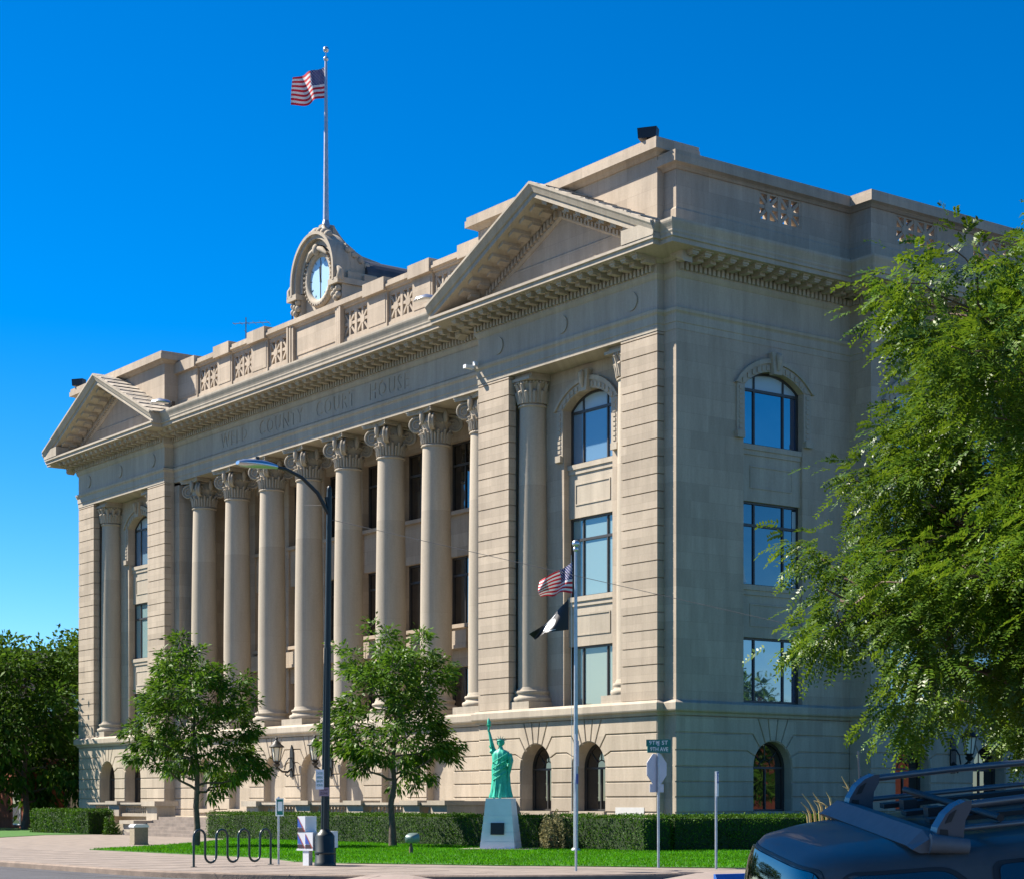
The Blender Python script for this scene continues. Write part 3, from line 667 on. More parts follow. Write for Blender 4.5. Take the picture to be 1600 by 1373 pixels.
# --- pediments
def pediment(p0, name='pediment'):
    xl, xr = p0-1.5, p0+11.12+1.5; xm = (xl+xr)/2; hw = (xr-xl)/2; zb = 21.44; za = 24.66
    sl = (za-zb-.0)/hw
    pd = MB(front())
    pd.prism([(p0+.1,21.43),(p0+11.02,21.43),(xm,21.43+5.46*sl)], -.3, -.02)   # tympanum
    # raking cornice: profile (n, dz below outer line)
    th = 1/math.cos(math.atan(sl))
    prof = [(-.35,-.0),(1.62,0),(1.62,-.09),(1.56,-.16),(1.5,-.27),(1.47,-.33),(1.40,-.35),(1.40,-.52),(1.33,-.53),(.34,-.53),(.28,-.62),(.12,-.68),(.12,-.98),(.03,-1.05),(-.35,-1.06)]
    for sg in (-1, 1):
        rings = []
        for t in (0, 1):
            u = xm + sg*hw*(1.0 if t == 0 else 0); base = zb+.44 if t == 0 else za+.44
            ring = []
            for n, dz in prof:
                z = base + dz*th
                uu = u
                ring.append((uu, n, z))
            rings.append(ring)
        # clip the foot: everything below the horizontal cornice top is buried in it
        pd.loft(rings, False)
    dt = pd
    for sg in (-1, 1):
        L = hw-1.6; k = int(L/.62)
        for i in range(k):
            u = (i+.55)*L/k; z = za+.44 - sl*u - .53*th
            uu = xm + sg*u
            for (w, n0, n1, d0, d1) in ((.15,.3,1.16,.0,-.14),(.12,.3,.75,-.13,-.25)):
                z0 = z + d1; z1 = z + d0
                P = [(uu-sg*w, n, zz + sl*w) for n in (n0,n1) for zz in (z0,z1)] + [(uu+sg*w, n, zz - sl*w) for n in (n0,n1) for zz in (z0,z1)]
                dt.add(P, [(0,1,3,2),(4,6,7,5),(0,4,5,1),(2,3,7,6),(0,2,6,4),(1,5,7,3)])
        k = int((hw-2.0)/.22)
        for i in range(k):
            u = .2+i*(hw-2.4)/k; z = za+.44 - sl*u - .70*th; uu = xm+sg*u; w = .06
            P = [(uu-sg*w, n, zz+sl*w) for n in (.1,.24) for zz in (z-.26,z)] + [(uu+sg*w, n, zz-sl*w) for n in (.1,.24) for zz in (z-.26,z)]
            dt.add(P, [(0,1,3,2),(4,6,7,5),(0,4,5,1),(2,3,7,6),(0,2,6,4),(1,5,7,3)])
    pd.build(name, 'trim', court)
    rf = MB(front())
    for sg in (-1, 1):
        u0 = xm+sg*(hw+.02); A = [(u0,1.55,zb+.45),(xm,1.55,za+.45),(xm,-.1,za+.45),(u0,-.1,zb+.45)]
        rf.add(A + [(x_,n,z-.08) for x_,n,z in A], [(0,1,2,3),(7,6,5,4),(0,4,5,1),(1,5,6,2),(2,6,7,3),(3,7,4,0)])
        for i in range(9):
            u = .15+i*hw/9; z = za+.45-sl*u
            rf.add([(xm+sg*u,1.5,z),(xm+sg*u,-.1,z),(xm+sg*(u+hw/9*.98),1.5,z-sl*hw/9*.98),(xm+sg*(u+hw/9*.98),-.1,z-sl*hw/9*.98),(xm+sg*(u+hw/9*.98),1.5,z-sl*hw/9*.98+.05),(xm+sg*(u+hw/9*.98),-.1,z-sl*hw/9*.98+.05)], [(0,2,4),(1,5,3),(0,4,5,1),(2,3,5,4)])
    rf.build('pediment_roof', 'tile', court)
pediment(-11.12); pediment(-XW)
# --- attic blocks and parapets
COPE = lambda zt, o=.4, h=.56: [(-.3,zt-h),(.06,zt-h),(o*.5,zt-h+.09),(o,zt-h+.14),(o,zt-.16),(o-.05,zt-.15),(o-.05,zt-.0),(-.3,zt+.02)]
for p0, x1 in ((-11.12, 0), (-XW, JX0)):
    at = MB(); x0 = p0; at.box(x0, x1, .0, 1.7, 21.7, 24.9)
    pth = [(x0,1.7),(x0,0),(x1,0),(x1,1.7)]
    at.sweep([(-.2,21.9),(.06,21.9),(.06,22.55),(0,22.62),(-.2,22.62)], pth); at.sweep(COPE(25.4), pth); at.box(x0+.2,x1-.2,.2,1.7,24.8,25.41)
    at.box(x0+.3, x1-.3, 1.7, 2.1, 24.5, 25.05)
    at.build('attic_block', 'stone', court)
sp_ = MB()
SP = [(0-.02,.33),(XS,.33),(XS,SJ),(XS+SN,SJ),(XS+SN,SEND)]
sp_.sweep([(-.2,21.9),(.05,21.9),(.05,22.86),(0,22.93),(-.2,22.93)], SP); sp_.sweep(COPE(24.85,.36), SP)
def solid_side(x, ya, yb): sp_.box(x-.5, x, ya, yb, 21.8, 24.5)
def pierced(mb, T, u0, u1, z0, z1, n0, n1):
    mb.T = T; um = (u0+u1)/2
    for a, b in ((u0, um), (um, u1)):
        c = (a+b)/2; zc = (z0+z1)/2; h = (z1-z0)/2; w = (b-a)/2; t = .085
        mb.box(a, a+.09, n0, n1, z0, z1); mb.box(b-.09, b, n0, n1, z0, z1); mb.box(a, b, n0+.01, n1-.01, z0, z0+.06); mb.box(a, b, n0+.01, n1-.01, z1-.06, z1)
        mb.box(c-t*.8, c+t*.8, n0+.02, n1-.015, z0, z1); mb.box(a, b, n0+.025, n1-.02, zc-t*.8, zc+t*.8)
        for sg in (-1, 1):
            mb.prism([(c-w,zc-sg*h-t),(c-w,zc-sg*h+t),(c+w,zc+sg*h+t),(c+w,zc+sg*h-t)] , n0+.03, n1-.025)
        mb.prism([(c+.2*math.cos(k*math.pi/8), zc+.2*math.sin(k*math.pi/8)) for k in range(16)], n0+.005, n1-.005)
    mb.T = None
sp_.box(-.5, XS-.002, .335, .9, 21.8, 24.5)
for xx, segs in ((XS, ((.34,4.38),(6.61,SJ+.01))), (XS+SN, ((SJ,10.6),(12.95,15.1),(17.4,19.6),(21.9,24.1),(26.4,SEND)))):
    for a, b in segs: solid_side(xx, a, b)
    gaps = [(s0[1], s1[0]) for s0, s1 in zip(segs, segs[1:])]
    for a, b in gaps:
        sp_.box(xx-.5, xx, a, b, 21.8, 23.22); sp_.box(xx-.5, xx, a, b, 24.28, 24.5); pierced(sp_, side(xx), a, b, 23.22, 24.28, -.3, -.02)
sp_.box(XS-.4, XS+SN-.012, SJ+.004, SJ+.5, 21.8, 24.49)
sp_.build('side_parapet', 'stone', court)
fp = MB(); FY = .85; FT = front(FY)
half = [(('p'),2.35,4.55),('s',4.6,6.25),('p',6.3,8.25),('s',8.3,9.85),('p',9.95,12.0),('s',12.1,14.4)]
fp.T = FT
fp.box(JX0, JX1, -.45, .12, 21.85, 22.5); fp.box(JX0, JX1, -.4, .06, 22.5, 22.62); fp.box(CEN-2.3, CEN+2.3, -.4, 0, 22.5, 24.35)
fp.box(CEN-1.8, CEN+1.8, 0, .035, 22.95, 24.1)
for sg in (-1, 1):
    for q in range(3): 
        u = CEN + sg*(2.02+q*.2); fp.box(u-.07, u+.07, 0, .16+.03*q, 22.3, 24.55)
    for kind, a, b in half:
        a, b = sorted((CEN+sg*a, CEN+sg*b)); a = max(a, JX0); b = min(b, JX1)
        if kind == 's':
            fp.box(a, b, -.42, .07, 22.5, 24.35); fp.box(a-.05, b+.05, -.45, .10, 22.5, 22.75); fp.box(a-.06, b+.06, -.5, .3, 24.32, 24.9) ; fp.box(a+.12, b-.12, .07, .095, 22.95, 24.15)
        else:
            fp.box(a-.08, b+.08, -.4, -.02, 22.5, 22.95); fp.box(a-.08, b+.08, -.4, -.02, 24.15, 24.35); fp.T = None; pierced(fp, FT, a, b, 22.95, 24.15, -.28, -.03); fp.T = FT
        if kind == 'p': fp.box(a-.08, b+.08, -.03, .02, 22.62, 22.9)
fp.T = None
fp.sweep(COPE(24.7,.24,.4), [(JX0,FY),(JX1,FY)])
fp.box(JX0,JX1,FY+.2,FY+.45,24.25,24.69)
fp.build('front_parapet', 'stone', court)
flat = MB(); flat.box(-XW+.2, -.2, 1.6, SEND-1, 21.5, 22.0); flat.build('flat_roof', 'rampgrey', court)
# --- clock dormer
DN = .85; DT = lambda u,n,z: (CEN+(u-CEN)*.95, DN-n, z)
dm = MB(DT); CZ = 26.3
dm.box(CEN-2.5, CEN+2.5, -1.6, -.35, 22, 25.0); dm.box(CEN-2.25, CEN+2.25, -2.0, -.42, 24.8, 26.2)
def ringpoly(r, z0, n=28): return [(CEN+r*math.cos(math.pi*i/n), CZ+r*1.0*math.sin(math.pi*i/n)) for i in range(n+1)]
dm.prism([(CEN+1.55,24.95)] + ringpoly(1.55,0) + [(CEN-1.55,24.95)], -.9, -.30)
for r0, r1, n0, n1, zl in ((1.5,1.78,-.75,-.06,25.85),(1.76,1.97,-.75,.18,25.8),(1.95,2.09,-.6,.30,25.75)):
    a = ringpoly(r0,0); b = ringpoly(r1,0)
    dm.prism([(CEN+r0,zl)] + a + [(CEN-r0,zl),(CEN-r1,zl)] + b[::-1] + [(CEN+r1,zl)], n0, n1)
for sg in (-1,1):
    dm.box(*sorted((CEN+sg*1.55, CEN+sg*2.48)), -1.5, .28, 25.55, 25.81); dm.box(*sorted((CEN+sg*1.6, CEN+sg*2.35)), -1.2, -.05, 24.8, 25.55)
    for q in range(6): dm.ball((CEN+sg*(1.95+.25*math.sin(q*2.1)), .06, 24.955+q*.1), .16, 8, 6)
    dm.tube([(CEN+sg*2.2,.1,25.75),(CEN+sg*2.42,.1,25.75),(CEN+sg*2.45,.1,26.1),(CEN+sg*2.2,.1,26.35)], [.14,.2,.16,.08], 8)
for q in range(7):          # cresting
    a = math.pi*(.32+.06*q); dm.ball((CEN+2.12*math.cos(a), .0, CZ+2.12*math.sin(a)), (.2,.22,.19), 9, 7)
dm.ball((CEN,-.05,28.35), (.36,.34,.3), 12, 9)
dm.prism([(CEN-1.15,27.75),(CEN+1.15,27.75),(CEN+.7,28.2),(CEN+.42,28.5),(CEN+.22,28.85),(CEN-.22,28.85),(CEN-.42,28.5),(CEN-.7,28.2)], -.85, -.25)
dm.prism([(-.6,27.9),(-.6,28.75),(-1.0,28.3),(-1.5,27.85),(-2.2,27.55),(-3.2,27.4),(-3.2,27.0)], CEN-.55, CEN+.55, 'u')
for sg in (-1,1):
    dm.prism([(-.5,26.2),(-.5,27.6),(-.95,27.35),(-1.5,26.9),(-2.1,26.75),(-2.6,26.6),(-2.6,26.2)], *sorted((CEN+sg*1.25, CEN+sg*1.9)), 'u')
    for q in range(5): dm.ball((CEN+sg*(1.93), -.6-.35*q, 27.3-.2*q), (.1,.16,.16), 8, 6)
dm.ball((CEN,.02,27.6), (.22,.2,.28), 10, 8)
for sg in (-1,1): dm.tube([(CEN+sg*.2,.0,27.62),(CEN+sg*.55,.02,27.5),(CEN+sg*.95,0,27.24)], [.12,.13,.06], 8)
dmo = dm.build('clock_dormer', 'trim', court)
db = MB(DT); db.box(CEN-2.2, CEN+2.2, -12, -1.4, 22, 25.95); 
db.box(CEN-2.45, CEN+2.45, -12, -1.2, 25.75, 26.1); db.build('dormer_side_wall', 'stone', court)
dr = MB(DT)
rp = [(CEN+2.2*math.cos(math.pi*i/16), 26.1+1.25*math.sin(math.pi*i/16)**.9) for i in range(17)]
dr.prism(rp, -12, -1.55); dr.build('dormer_roof', 'slate', court)
cf = MB(DT)
rg = [(CEN+1.02*math.cos(2*math.pi*i/40), CZ+1.02*math.sin(2*math.pi*i/40)) for i in range(40)]
cf.prism(rg, -.3, -.22); cfo = cf.build('clock_face', 'clock', dmo)
hd = MB(DT)
for a, L, w in ((3, .82, .035), (-8, .55, .05)):
    c, s_ = math.sin(R_(a)), math.cos(R_(a)); hd.prism([(CEN-s_*w-c*.18,CZ+c*w-s_*.18),(CEN+s_*w-c*.18,CZ-c*w-s_*.18),(CEN+s_*w*.5+c*L,CZ-c*w*.5+s_*L),(CEN-s_*w*.5+c*L,CZ+c*w*.5+s_*L)], -.22, -.19)
hd.box(CEN-.025,CEN+.025,-.22,-.2,CZ-.9,CZ-.1)
for k in range(12):
    a = k*math.pi/6; hd.tube([(CEN+.82*math.sin(a),-.215,CZ+.82*math.cos(a)),(CEN+.95*math.sin(a),-.215,CZ+.95*math.cos(a))], .02, 5)
hd.build('clock_hands', 'frame', cfo)
cr_ = MB(DT)
tor = []
for i in range(48):
    a = 2*math.pi*i/48; c, s_ = math.cos(a), math.sin(a)
    tor.append([(CEN+(1.18+.19*math.cos(b))*c, -.22+.17*math.sin(b), CZ+(1.18+.19*math.cos(b))*s_) for b in [2*math.pi*k/8 for k in range(8)]])
cr_.loft(tor + [tor[0]], True, False); 
for i in range(36):
    a = 2*math.pi*i/36; cr_.ball((CEN+1.28*math.cos(a), -.06, CZ+1.28*math.sin(a)), .065, 6, 5)
cr_.build('clock_surround', 'trim', dmo)
# --- terrace, steps, balustrade, cornerstone
tr = MB(); tr.box(-42, -8.7, -3.0, JY-.02, 0, .9); tr.box(-41,-33.8,-3.6,-3,0,.5)
tr.build('terrace', 'stone_base', court)
sp2 = MB()
for i in range(6): sp2.box(-33.6, -24.6, -3-.36*(6-i), -3.0+.02*i, .15*i, .15*(i+1)-.001*i)
sp2.build('steps', 'concrete', court)
for x0, x1 in ((-24.6,-23.3),(-35,-33.6)):
    ck2 = MB(); ck2.box(x0, x1, -4.6, -2.6, 0, .62); ck2.box(x0-.12, x1+.12, -4.75, -2.6, .55, .72); ck2.box(x0+.1,x1-.1,-3.4,-2.4,.62,1.5); ck2.box(x0-.05,x1+.05,-3.6,-2.3,1.42,1.66)
    ck2.build('step_pedestal', 'trim', court)
bl = MB()
def balus(x0, x1):
    bl.box(x0, x1, -3.25, -2.75, .9, 1.06); bl.box(x0, x1, -3.36, -2.62, 1.5, 1.6); bl.box(x0, x1, -3.28, -2.7, 1.44, 1.5)
    x = x0+.25
    while x < x1-.1: bl.lathe([(.05,1.06),(.05,1.1),(.09,1.18),(.10,1.24),(.05,1.36),(.07,1.41),(.07,1.44)], (x,-3,0), 8); x += .27
xs_b = [-23.3,-20.2,-18.9,-15.8,-14.5,-11.4,-10.1]
for a, b in ((-23.3,-20.2),(-18.9,-15.9),(-14.6,-11.6),(-10.4,-9.6)): balus(a, b)
for a, b in ((-20.2,-18.9),(-15.9,-14.6),(-11.6,-10.4),(-9.6,-8.5)): bl.box(a,b,-3.35,-2.65,.9,1.5); bl.box(a-.06,b+.06,-3.5,-2.55,1.5,1.68)
bl.box(-9.1,-8.6,-2.65,JY,.9,1.5); bl.box(-9.2,-8.5,-2.65,JY,1.5,1.66)
bl.build('balustrade', 'trim', court)
bl = MB(); balus(-38.2,-35.2); balus(-42,-39.5); bl.box(-39.5,-38.2,-3.35,-2.65,.9,1.5); bl.box(-39.56,-38.14,-3.5,-2.55,1.5,1.68); bl.build('balustrade', 'trim', court)
cs = MB(front()); cs.box(-2.35, -.72, -.02, .012, .72, 1.42); 
for r in range(3): cs.box(-1.9+.2*(r%2), -1.15-.12*(r%2), .012, .016, 1.2-.14*r, 1.225-.14*r)
cs.build('cornerstone', 'panel', court)

# ------------------------------------------------------------------ wall lanterns
def lantern():
    t = thing('wall_lantern', 'black iron wall lantern with frosted glass beside the middle arches', 'lantern', (0,0,0), 'iron lanterns on the front wall', local=True)
    b = MB(); b.prism([(-.11,-.75),(.11,-.75),(.17,-.3),(.14,.5),(0,.8),(-.14,.5),(-.17,-.3)], -.06, 0); 
    b.tube([(0,-.02,-.3),(0,-.25,-.5),(0,-.55,-.48),(0,-.8,-.3),(0,-.85,-.1)], [.05,.055,.05,.045,.05], 8); b.tube([(0,-.02,.2),(0,-.2,.16),(0,-.35,-.05),(0,-.42,-.4)], [.03,.035,.03,.03], 8)
    b.tube([(0,-.3,-.45),(0,-.38,-.62),(0,-.25,-.72),(0,-.14,-.6)], [.03,.03,.03,.02], 6)
    b.build('bracket', 'iron', t, True)
    c = MB(); cy = -.85
    c.lathe([(0,-.38),(.06,-.34),(.05,-.28),(.14,-.2),(.17,-.12),(.1,-.08),(.16,-.03),(.17,.02),(0,.02)], (0,cy,0), 12)
    for k in range(6):
        a = k*math.pi/3; c.tube([(.16*math.cos(a),cy+.16*math.sin(a),0),(.27*math.cos(a),cy+.27*math.sin(a),.66)], .018, 5)
    c.lathe([(.36,.66),(.37,.7),(.3,.76),(.2,.84),(.15,.94),(.07,.98),(.05,1.05),(.08,1.1),(0,1.2)], (0,cy,0), 12); c.lathe([(0,.65),(.34,.66)], (0,cy,0), 12)
    c.build('cage', 'iron', t, True)
    g_ = MB(); g_.lathe([(0,.02),(.14,.02),(.25,.65),(0,.65)], (0,cy,0), 6, smooth=False); g_.build('lantern_glass', 'lampglass', t, True)
    return t
l0 = lantern(); lab = ['black iron wall lantern nearest the left tree, on the pier between arches', 'black iron wall lantern just left of the dark green lamp post']
for i, u in enumerate((CEN-3.58*.5, CEN+3.58*.5)):
    o = l0 if i == 0 else copy_tree(l0); o.location = (u, JY-.0, 3.55); o['label'] = lab[i]
o = copy_tree(l0); o.location = (XS+SN, 13.9, 3.5); o.rotation_euler = (0,0,R_(90)); o['label'] = 'black iron wall lantern on the shaded side wall, partly under the near tree'

# ------------------------------------------------------------------ roof equipment
def siren(loc, rz, label):
    t = thing('roof_floodlight', label, 'floodlight', loc, 'black box floodlights on the attic corners', local=True); t.rotation_euler = (0,0,rz)
    b = MB(); b.prism([(-.33,0),(.33,0),(.36,.38),(-.36,.38)], -.28, .12); b.box(-.3,.3,.12,.16,.04,.34); b.build('housing', 'black', t, True)
    c = MB(); c.box(-.05,.05,-.1,.0,-.1,.05); c.box(-.25,.25,-.12,.02,-.12,-.07); c.build('bracket', 'black', t, True)
siren((-.35,-.1,25.5), R_(35), 'black box floodlight on the right attic corner, highest point of the roof')
siren((-50.6,-.1,25.5), R_(35), 'black box floodlight at the far left end of the roof')
def cobra(loc, label):
    t = thing('cornice_floodlight', label, 'floodlight', loc, 'silver floodlights beside the pediments', local=True)
    d = Vector((-.75,-.55,.0)).normalized()
    b = MB(); rings = []
    for s_, w, h, up in ((0,.1,.08,0),(.2,.22,.15,.05),(.6,.32,.2,.1),(1.0,.28,.14,.08),(1.2,.08,.04,.02)):
        p = d*s_; q = Vector((-d.y,d.x,0)); rings.append([tuple(p+q*w*math.cos(a)+Vector((0,0,up+h*math.sin(a)*(1 if math.sin(a)>0 else .35)))) for a in [2*math.pi*k/12 for k in range(12)]])
    b.loft(rings); b.build('lamp_head', 'silver', t, True)
    c = MB(); c.box(-.1,.2,-.1,.12,-.16,.06); c.tube([(0,0,-.35),(0,0,-.05)], .05, 8); c.build('mount', 'black', t, True)
cobra((-12.7,-.75,22.25), 'silver floodlight on the cornice at the left foot of the right pediment')
cobra((-37.6,-.7,22.25), 'silver floodlight on the cornice at the right foot of the left pediment')
b = MB(); b.box(-.1,.1,-.42,.0,-.07,.07); b.tube([(0,0,0),(0,.25,.0)], .04, 6); b.box(.06,.2,-.05,.1,.05,.22)
o = b.build('security_camera', 'white'); o.location = (-11.3,-.14,19.3); tag(o, 'small white security camera on the entablature above the middle pilaster', 'camera')
t = thing('roof_antenna', 'thin television antenna behind the front parapet', 'antenna', (-36.4,3,22), local=True)
b = MB(); b.tube([(0,0,0),(0,0,5.0)], .03, 6); b.build('mast', 'wire', t, True)
b = MB(); b.tube([(-.5,-.5,4.7),(.9,.9,4.7)], .018, 5)
for k in range(6):
    q = -.45+k*.26; L = .28+.05*k; b.tube([(q-L*.7,q+L*.7,4.7),(q+L*.7,q-L*.7,4.7)], .012, 4)
b.tube([(-.25,.25,4.25),(.25,-.25,4.25)], .014, 4); b.build('antenna_array', 'wire', t, True)
b = MB()
for dx in (-.22,.22): b.tube([(dx,0,0),(dx,0,2.6)], .035, 6); b.tube([(dx,0,2.6),(dx,.6,2.5),(dx,.9,0)], .03, 6)
for k in range(7): b.tube([(-.22,0,.3+.35*k),(.22,0,.3+.35*k)], .025, 5)
b.tube([(-.5,.3,1.9),(.5,.3,2.3)], .03, 5); b.tube([(-.22,0,2.3),(.4,.6,1.0)], .025, 5)
o = b.build('roof_ladder', 'black'); o.location = (-29.4,1.9,23.6); tag(o, 'small dark iron ladder frame on the roof left of the clock', 'ladder')

# ------------------------------------------------------------------ flags
def flagmat():
    m = bpy.data.materials.new('striped flag cloth'); m.use_nodes = True; n = m.node_tree.nodes; l = m.node_tree.links; p = n['Principled BSDF']
    p.inputs['Roughness'].default_value = .75
    uv = n.new('ShaderNodeUVMap'); sx = n.new('ShaderNodeSeparateXYZ'); l.new(uv.outputs[0], sx.inputs[0])
    def mth(op, a, b=None):
        k = n.new('ShaderNodeMath'); k.operation = op
        for i, q in enumerate((a, b)):
            if q is None: continue
            if isinstance(q, (int, float)): k.inputs[i].default_value = q
            else: l.new(q, k.inputs[i])
        return k.outputs[0]
    U, V = sx.outputs[0], sx.outputs[1]
    stripe = mth('LESS_THAN', mth('MODULO', mth('MULTIPLY', V, 13), 2), 1)   # bottom and top stripes red
    mx = n.new('ShaderNodeMixRGB'); mx.inputs[1].default_value = (.62,.61,.61,1); mx.inputs[2].default_value = (.5,.015,.03,1); l.new(stripe, mx.inputs[0])
    can = mth('MULTIPLY', mth('LESS_THAN', U, .4), mth('GREATER_THAN', V, 6/13))
    # stars: staggered lattice of small dots
    a = mth('MULTIPLY', U, 12/.4); b = mth('MULTIPLY', mth('SUBTRACT', V, 6/13), 10/(7/13))
    fx = mth('SUBTRACT', mth('MODULO', mth('ADD', a, 0), 2), 1); fy = mth('SUBTRACT', mth('MODULO', b, 2), 1)
    r1 = mth('LESS_THAN', mth('ADD', mth('MULTIPLY', fx, fx), mth('MULTIPLY', fy, fy)), .09)
    fx2 = mth('SUBTRACT', mth('MODULO', mth('ADD', a, 1), 2), 1); fy2 = mth('SUBTRACT', mth('MODULO', mth('ADD', b, 1), 2), 1)
    r2 = mth('LESS_THAN', mth('ADD', mth('MULTIPLY', fx2, fx2), mth('MULTIPLY', fy2, fy2)), .09)
    st_ = mth('MAXIMUM', r1, r2)
    mc = n.new('ShaderNodeMixRGB'); mc.inputs[1].default_value = (.008,.012,.11,1); mc.inputs[2].default_value = (.75,.75,.78,1); l.new(st_, mc.inputs[0])
    mf = n.new('ShaderNodeMixRGB'); l.new(can, mf.inputs[0]); l.new(mx.outputs[0], mf.inputs[1]); l.new(mc.outputs[0], mf.inputs[2])
    l.new(mf.outputs[0], p.inputs['Base Color'])
    tr = n.new('ShaderNodeBsdfTranslucent'); l.new(mf.outputs[0], tr.inputs[0]); ms = n.new('ShaderNodeMixShader'); ms.inputs[0].default_value = .12
    l.new(p.outputs[0], ms.inputs[1]); l.new(tr.outputs[0], ms.inputs[2]); l.new(ms.outputs[0], n['Material Output'].inputs[0])
    return m
def emblemmat():
    m = bpy.data.materials.new('black memorial flag cloth'); m.use_nodes = True; n = m.node_tree.nodes; l = m.node_tree.links; p = n['Principled BSDF']
    p.inputs['Roughness'].default_value = .6
    uv = n.new('ShaderNodeUVMap'); cr = None
    def disc(cx, cy, rx, ry):
        mp = n.new('ShaderNodeMapping'); mp.vector_type = 'POINT'; mp.inputs['Location'].default_value = (-cx/rx, -cy/ry, 0); mp.inputs['Scale'].default_value = (1/rx, 1/ry, 1)
        l.new(uv.outputs[0], mp.inputs[0]); ln = n.new('ShaderNodeVectorMath'); ln.operation = 'LENGTH'; l.new(mp.outputs[0], ln.inputs[0])
        k = n.new('ShaderNodeMath'); k.operation = 'LESS_THAN'; k.inputs[1].default_value = 1; l.new(ln.outputs['Value'], k.inputs[0]); return k.outputs[0]
    def mix(f, a, b):
        k = n.new('ShaderNodeMixRGB'); l.new(f, k.inputs[0])
        if isinstance(a, tuple): k.inputs[1].default_value = a
        else: l.new(a, k.inputs[1])
        k.inputs[2].default_value = b; return k.outputs[0]
    blk = (.012,.012,.015,1); wh = (.75,.76,.76,1)
    c = mix(disc(.52,.5,.2,.32), blk, wh); c = mix(disc(.54,.52,.08,.14), c, (.18,.19,.2,1)); c = mix(disc(.56,.34,.12,.10), c, (.2,.2,.21,1)); c = mix(disc(.38,.5,.02,.2), c, (.25,.25,.26,1))
    c = mix(disc(.52,.9,.18,.03), c, wh); c = mix(disc(.52,.09,.22,.02), c, wh)
    l.new(c, p.inputs['Base Color']); return m
M['flag'] = flagmat(); M['flagblack'] = emblemmat()
def flag(name, m, hoist_top, fn, W_, nu=40, nv=24):
    """fn(u,v) -> point offset from hoist_top; u along the fly, v up (1 = top)"""
    V = []; F = []; UV = []
    for i in range(nu+1):
        for j in range(nv+1):
            u, v = i/nu, j/nv; V.append(tuple(Vector(hoist_top) + fn(u, v))); UV.append((u, v))
    for i in range(nu):
        for j in range(nv): a = i*(nv+1)+j; F.append((a, a+nv+1, a+nv+2, a+1))
    me = bpy.data.meshes.new(name); me.from_pydata(V, [], F); ul = me.uv_layers.new(name='UVMap')
    for lp in me.loops: ul.data[lp.index].uv = UV[lp.vertex_index]
    me.polygons.foreach_set('use_smooth', [True]*len(me.polygons)); me.materials.append(M[m])
    return link(name, me)
WIND = (-RT*.93 + FW*.37).normalized(); PERP = Vector((-WIND.y, WIND.x, 0))
UP = Vector((0,0,1))
# roof pole + flag
RP = Vector((CEN+.1, 1.3, 28.7))
t = thing('roof_flagpole', 'tall grey flagpole rising behind the rooftop clock', 'flagpole', tuple(RP))
b = MB(); b.tube([RP+Vector((0,0,-.5)), RP+Vector((0,0,.9)), RP+Vector((0,0,4)), RP+Vector((0,0,8.05))], [.15,.13,.10,.06], 12); b.lathe([(.25,-.2),(.2,.1),(.14,.35)], RP, 12); b.build('pole', 'galv', t)
b = MB(); b.tube([RP+Vector((0,0,8.0)),RP+Vector((0,0,8.45))], .03, 6); b.ball(RP+Vector((0,0,7.98)), (.12,.12,.12)); b.ball(RP+Vector((0,0,8.42)), .14); b.build('finial', 'silver', t)
def f1(u, v):
    x = 1.72*u; top = -.0 - .32*u**.8 - .02*math.sin(6*u); bot = -1.5 - .20*u + .0
    z = bot + (top-bot)*v; z += .05*math.sin(7*u+2*v)*u
    return WIND*(x - .12*v*(1-u)*0) + UP*z + PERP*(.20*math.sin(8.0*u - 1.6*v)*min(1,u*3))
o = flag('us_flag', 'flag', RP + Vector((.1,0,7.62)) + WIND*.1, f1, 2)
o.name = 'striped_flag'; tag(o, 'stars and stripes flag flying high from the rooftop pole', 'flag')
# lawn pole + flags
LP = Vector((3.5,-6.5,.02)); H = 9.72
t = thing('lawn_flagpole', 'tall silver flagpole on the lawn carrying two flags', 'flagpole', tuple(LP))
b = MB(); b.tube([LP, LP+Vector((0,0,3)), LP+Vector((0,0,H))], [.085,.075,.045], 14); b.lathe([(.16,0),(.15,.06),(.12,.1)], LP, 14); b.build('pole', 'galv', t)
b = MB(); b.lathe([(.05,H),(.09,H+.05),(.09,H+.12),(.05,H+.16)], LP, 10); b.ball(LP+Vector((0,0,H+.26)), .125); b.build('finial', 'silver', t)
b = MB(); b.tube([LP+WIND*.16+Vector((0,0,H-.1)), LP+WIND*.14+Vector((0,0,1.2))], .008, 4); b.build('halyard', 'white', t)
def f2(u, v):
    x = 1.22*u - .05*u*u; top = -.02 - .62*u**.95; bot = -1.06 + .10*math.sin(math.pi*min(1,u*1.4))*.6 - .08*u**2
    lo, hi = min(bot, top), top
    z = bot + (top-bot)*v*(1-.0*u) if u < .8 else bot + (top-bot)*v
    return WIND*(x + .10*(1-v)*u*-1) + UP*(z + .05*math.sin(9*u+5*v)*u) + PERP*(.2*math.sin(6.5*u+3.4*v)*min(1,2.5*u))
o = flag('striped_flag', 'flag', LP + Vector((0,0,H-.30)) + WIND*.12, f2, 2); tag(o, 'stars and stripes flag drooping from the lawn flagpole', 'flag')
def f3(u, v):
    x = 1.38*u; top = -.0 - 1.10*u**.9; bot = -.98 - .16*u + (-.02 if u < .6 else -.14*((u-.6)/.4))
    if bot > top - .12: bot = top - .12
    z = bot + (top-bot)*v
    return WIND*(x*(1-.08*(1-v))) + UP*z + PERP*(.24*math.sin(4.2*u+2.2*v)*min(1,2*u))
o = flag('memorial_flag', 'flagblack', LP + Vector((0,0,H-1.52)) + WIND*.25, f3, 2); tag(o, 'black flag with a white round emblem below the striped flag on the lawn pole', 'flag')

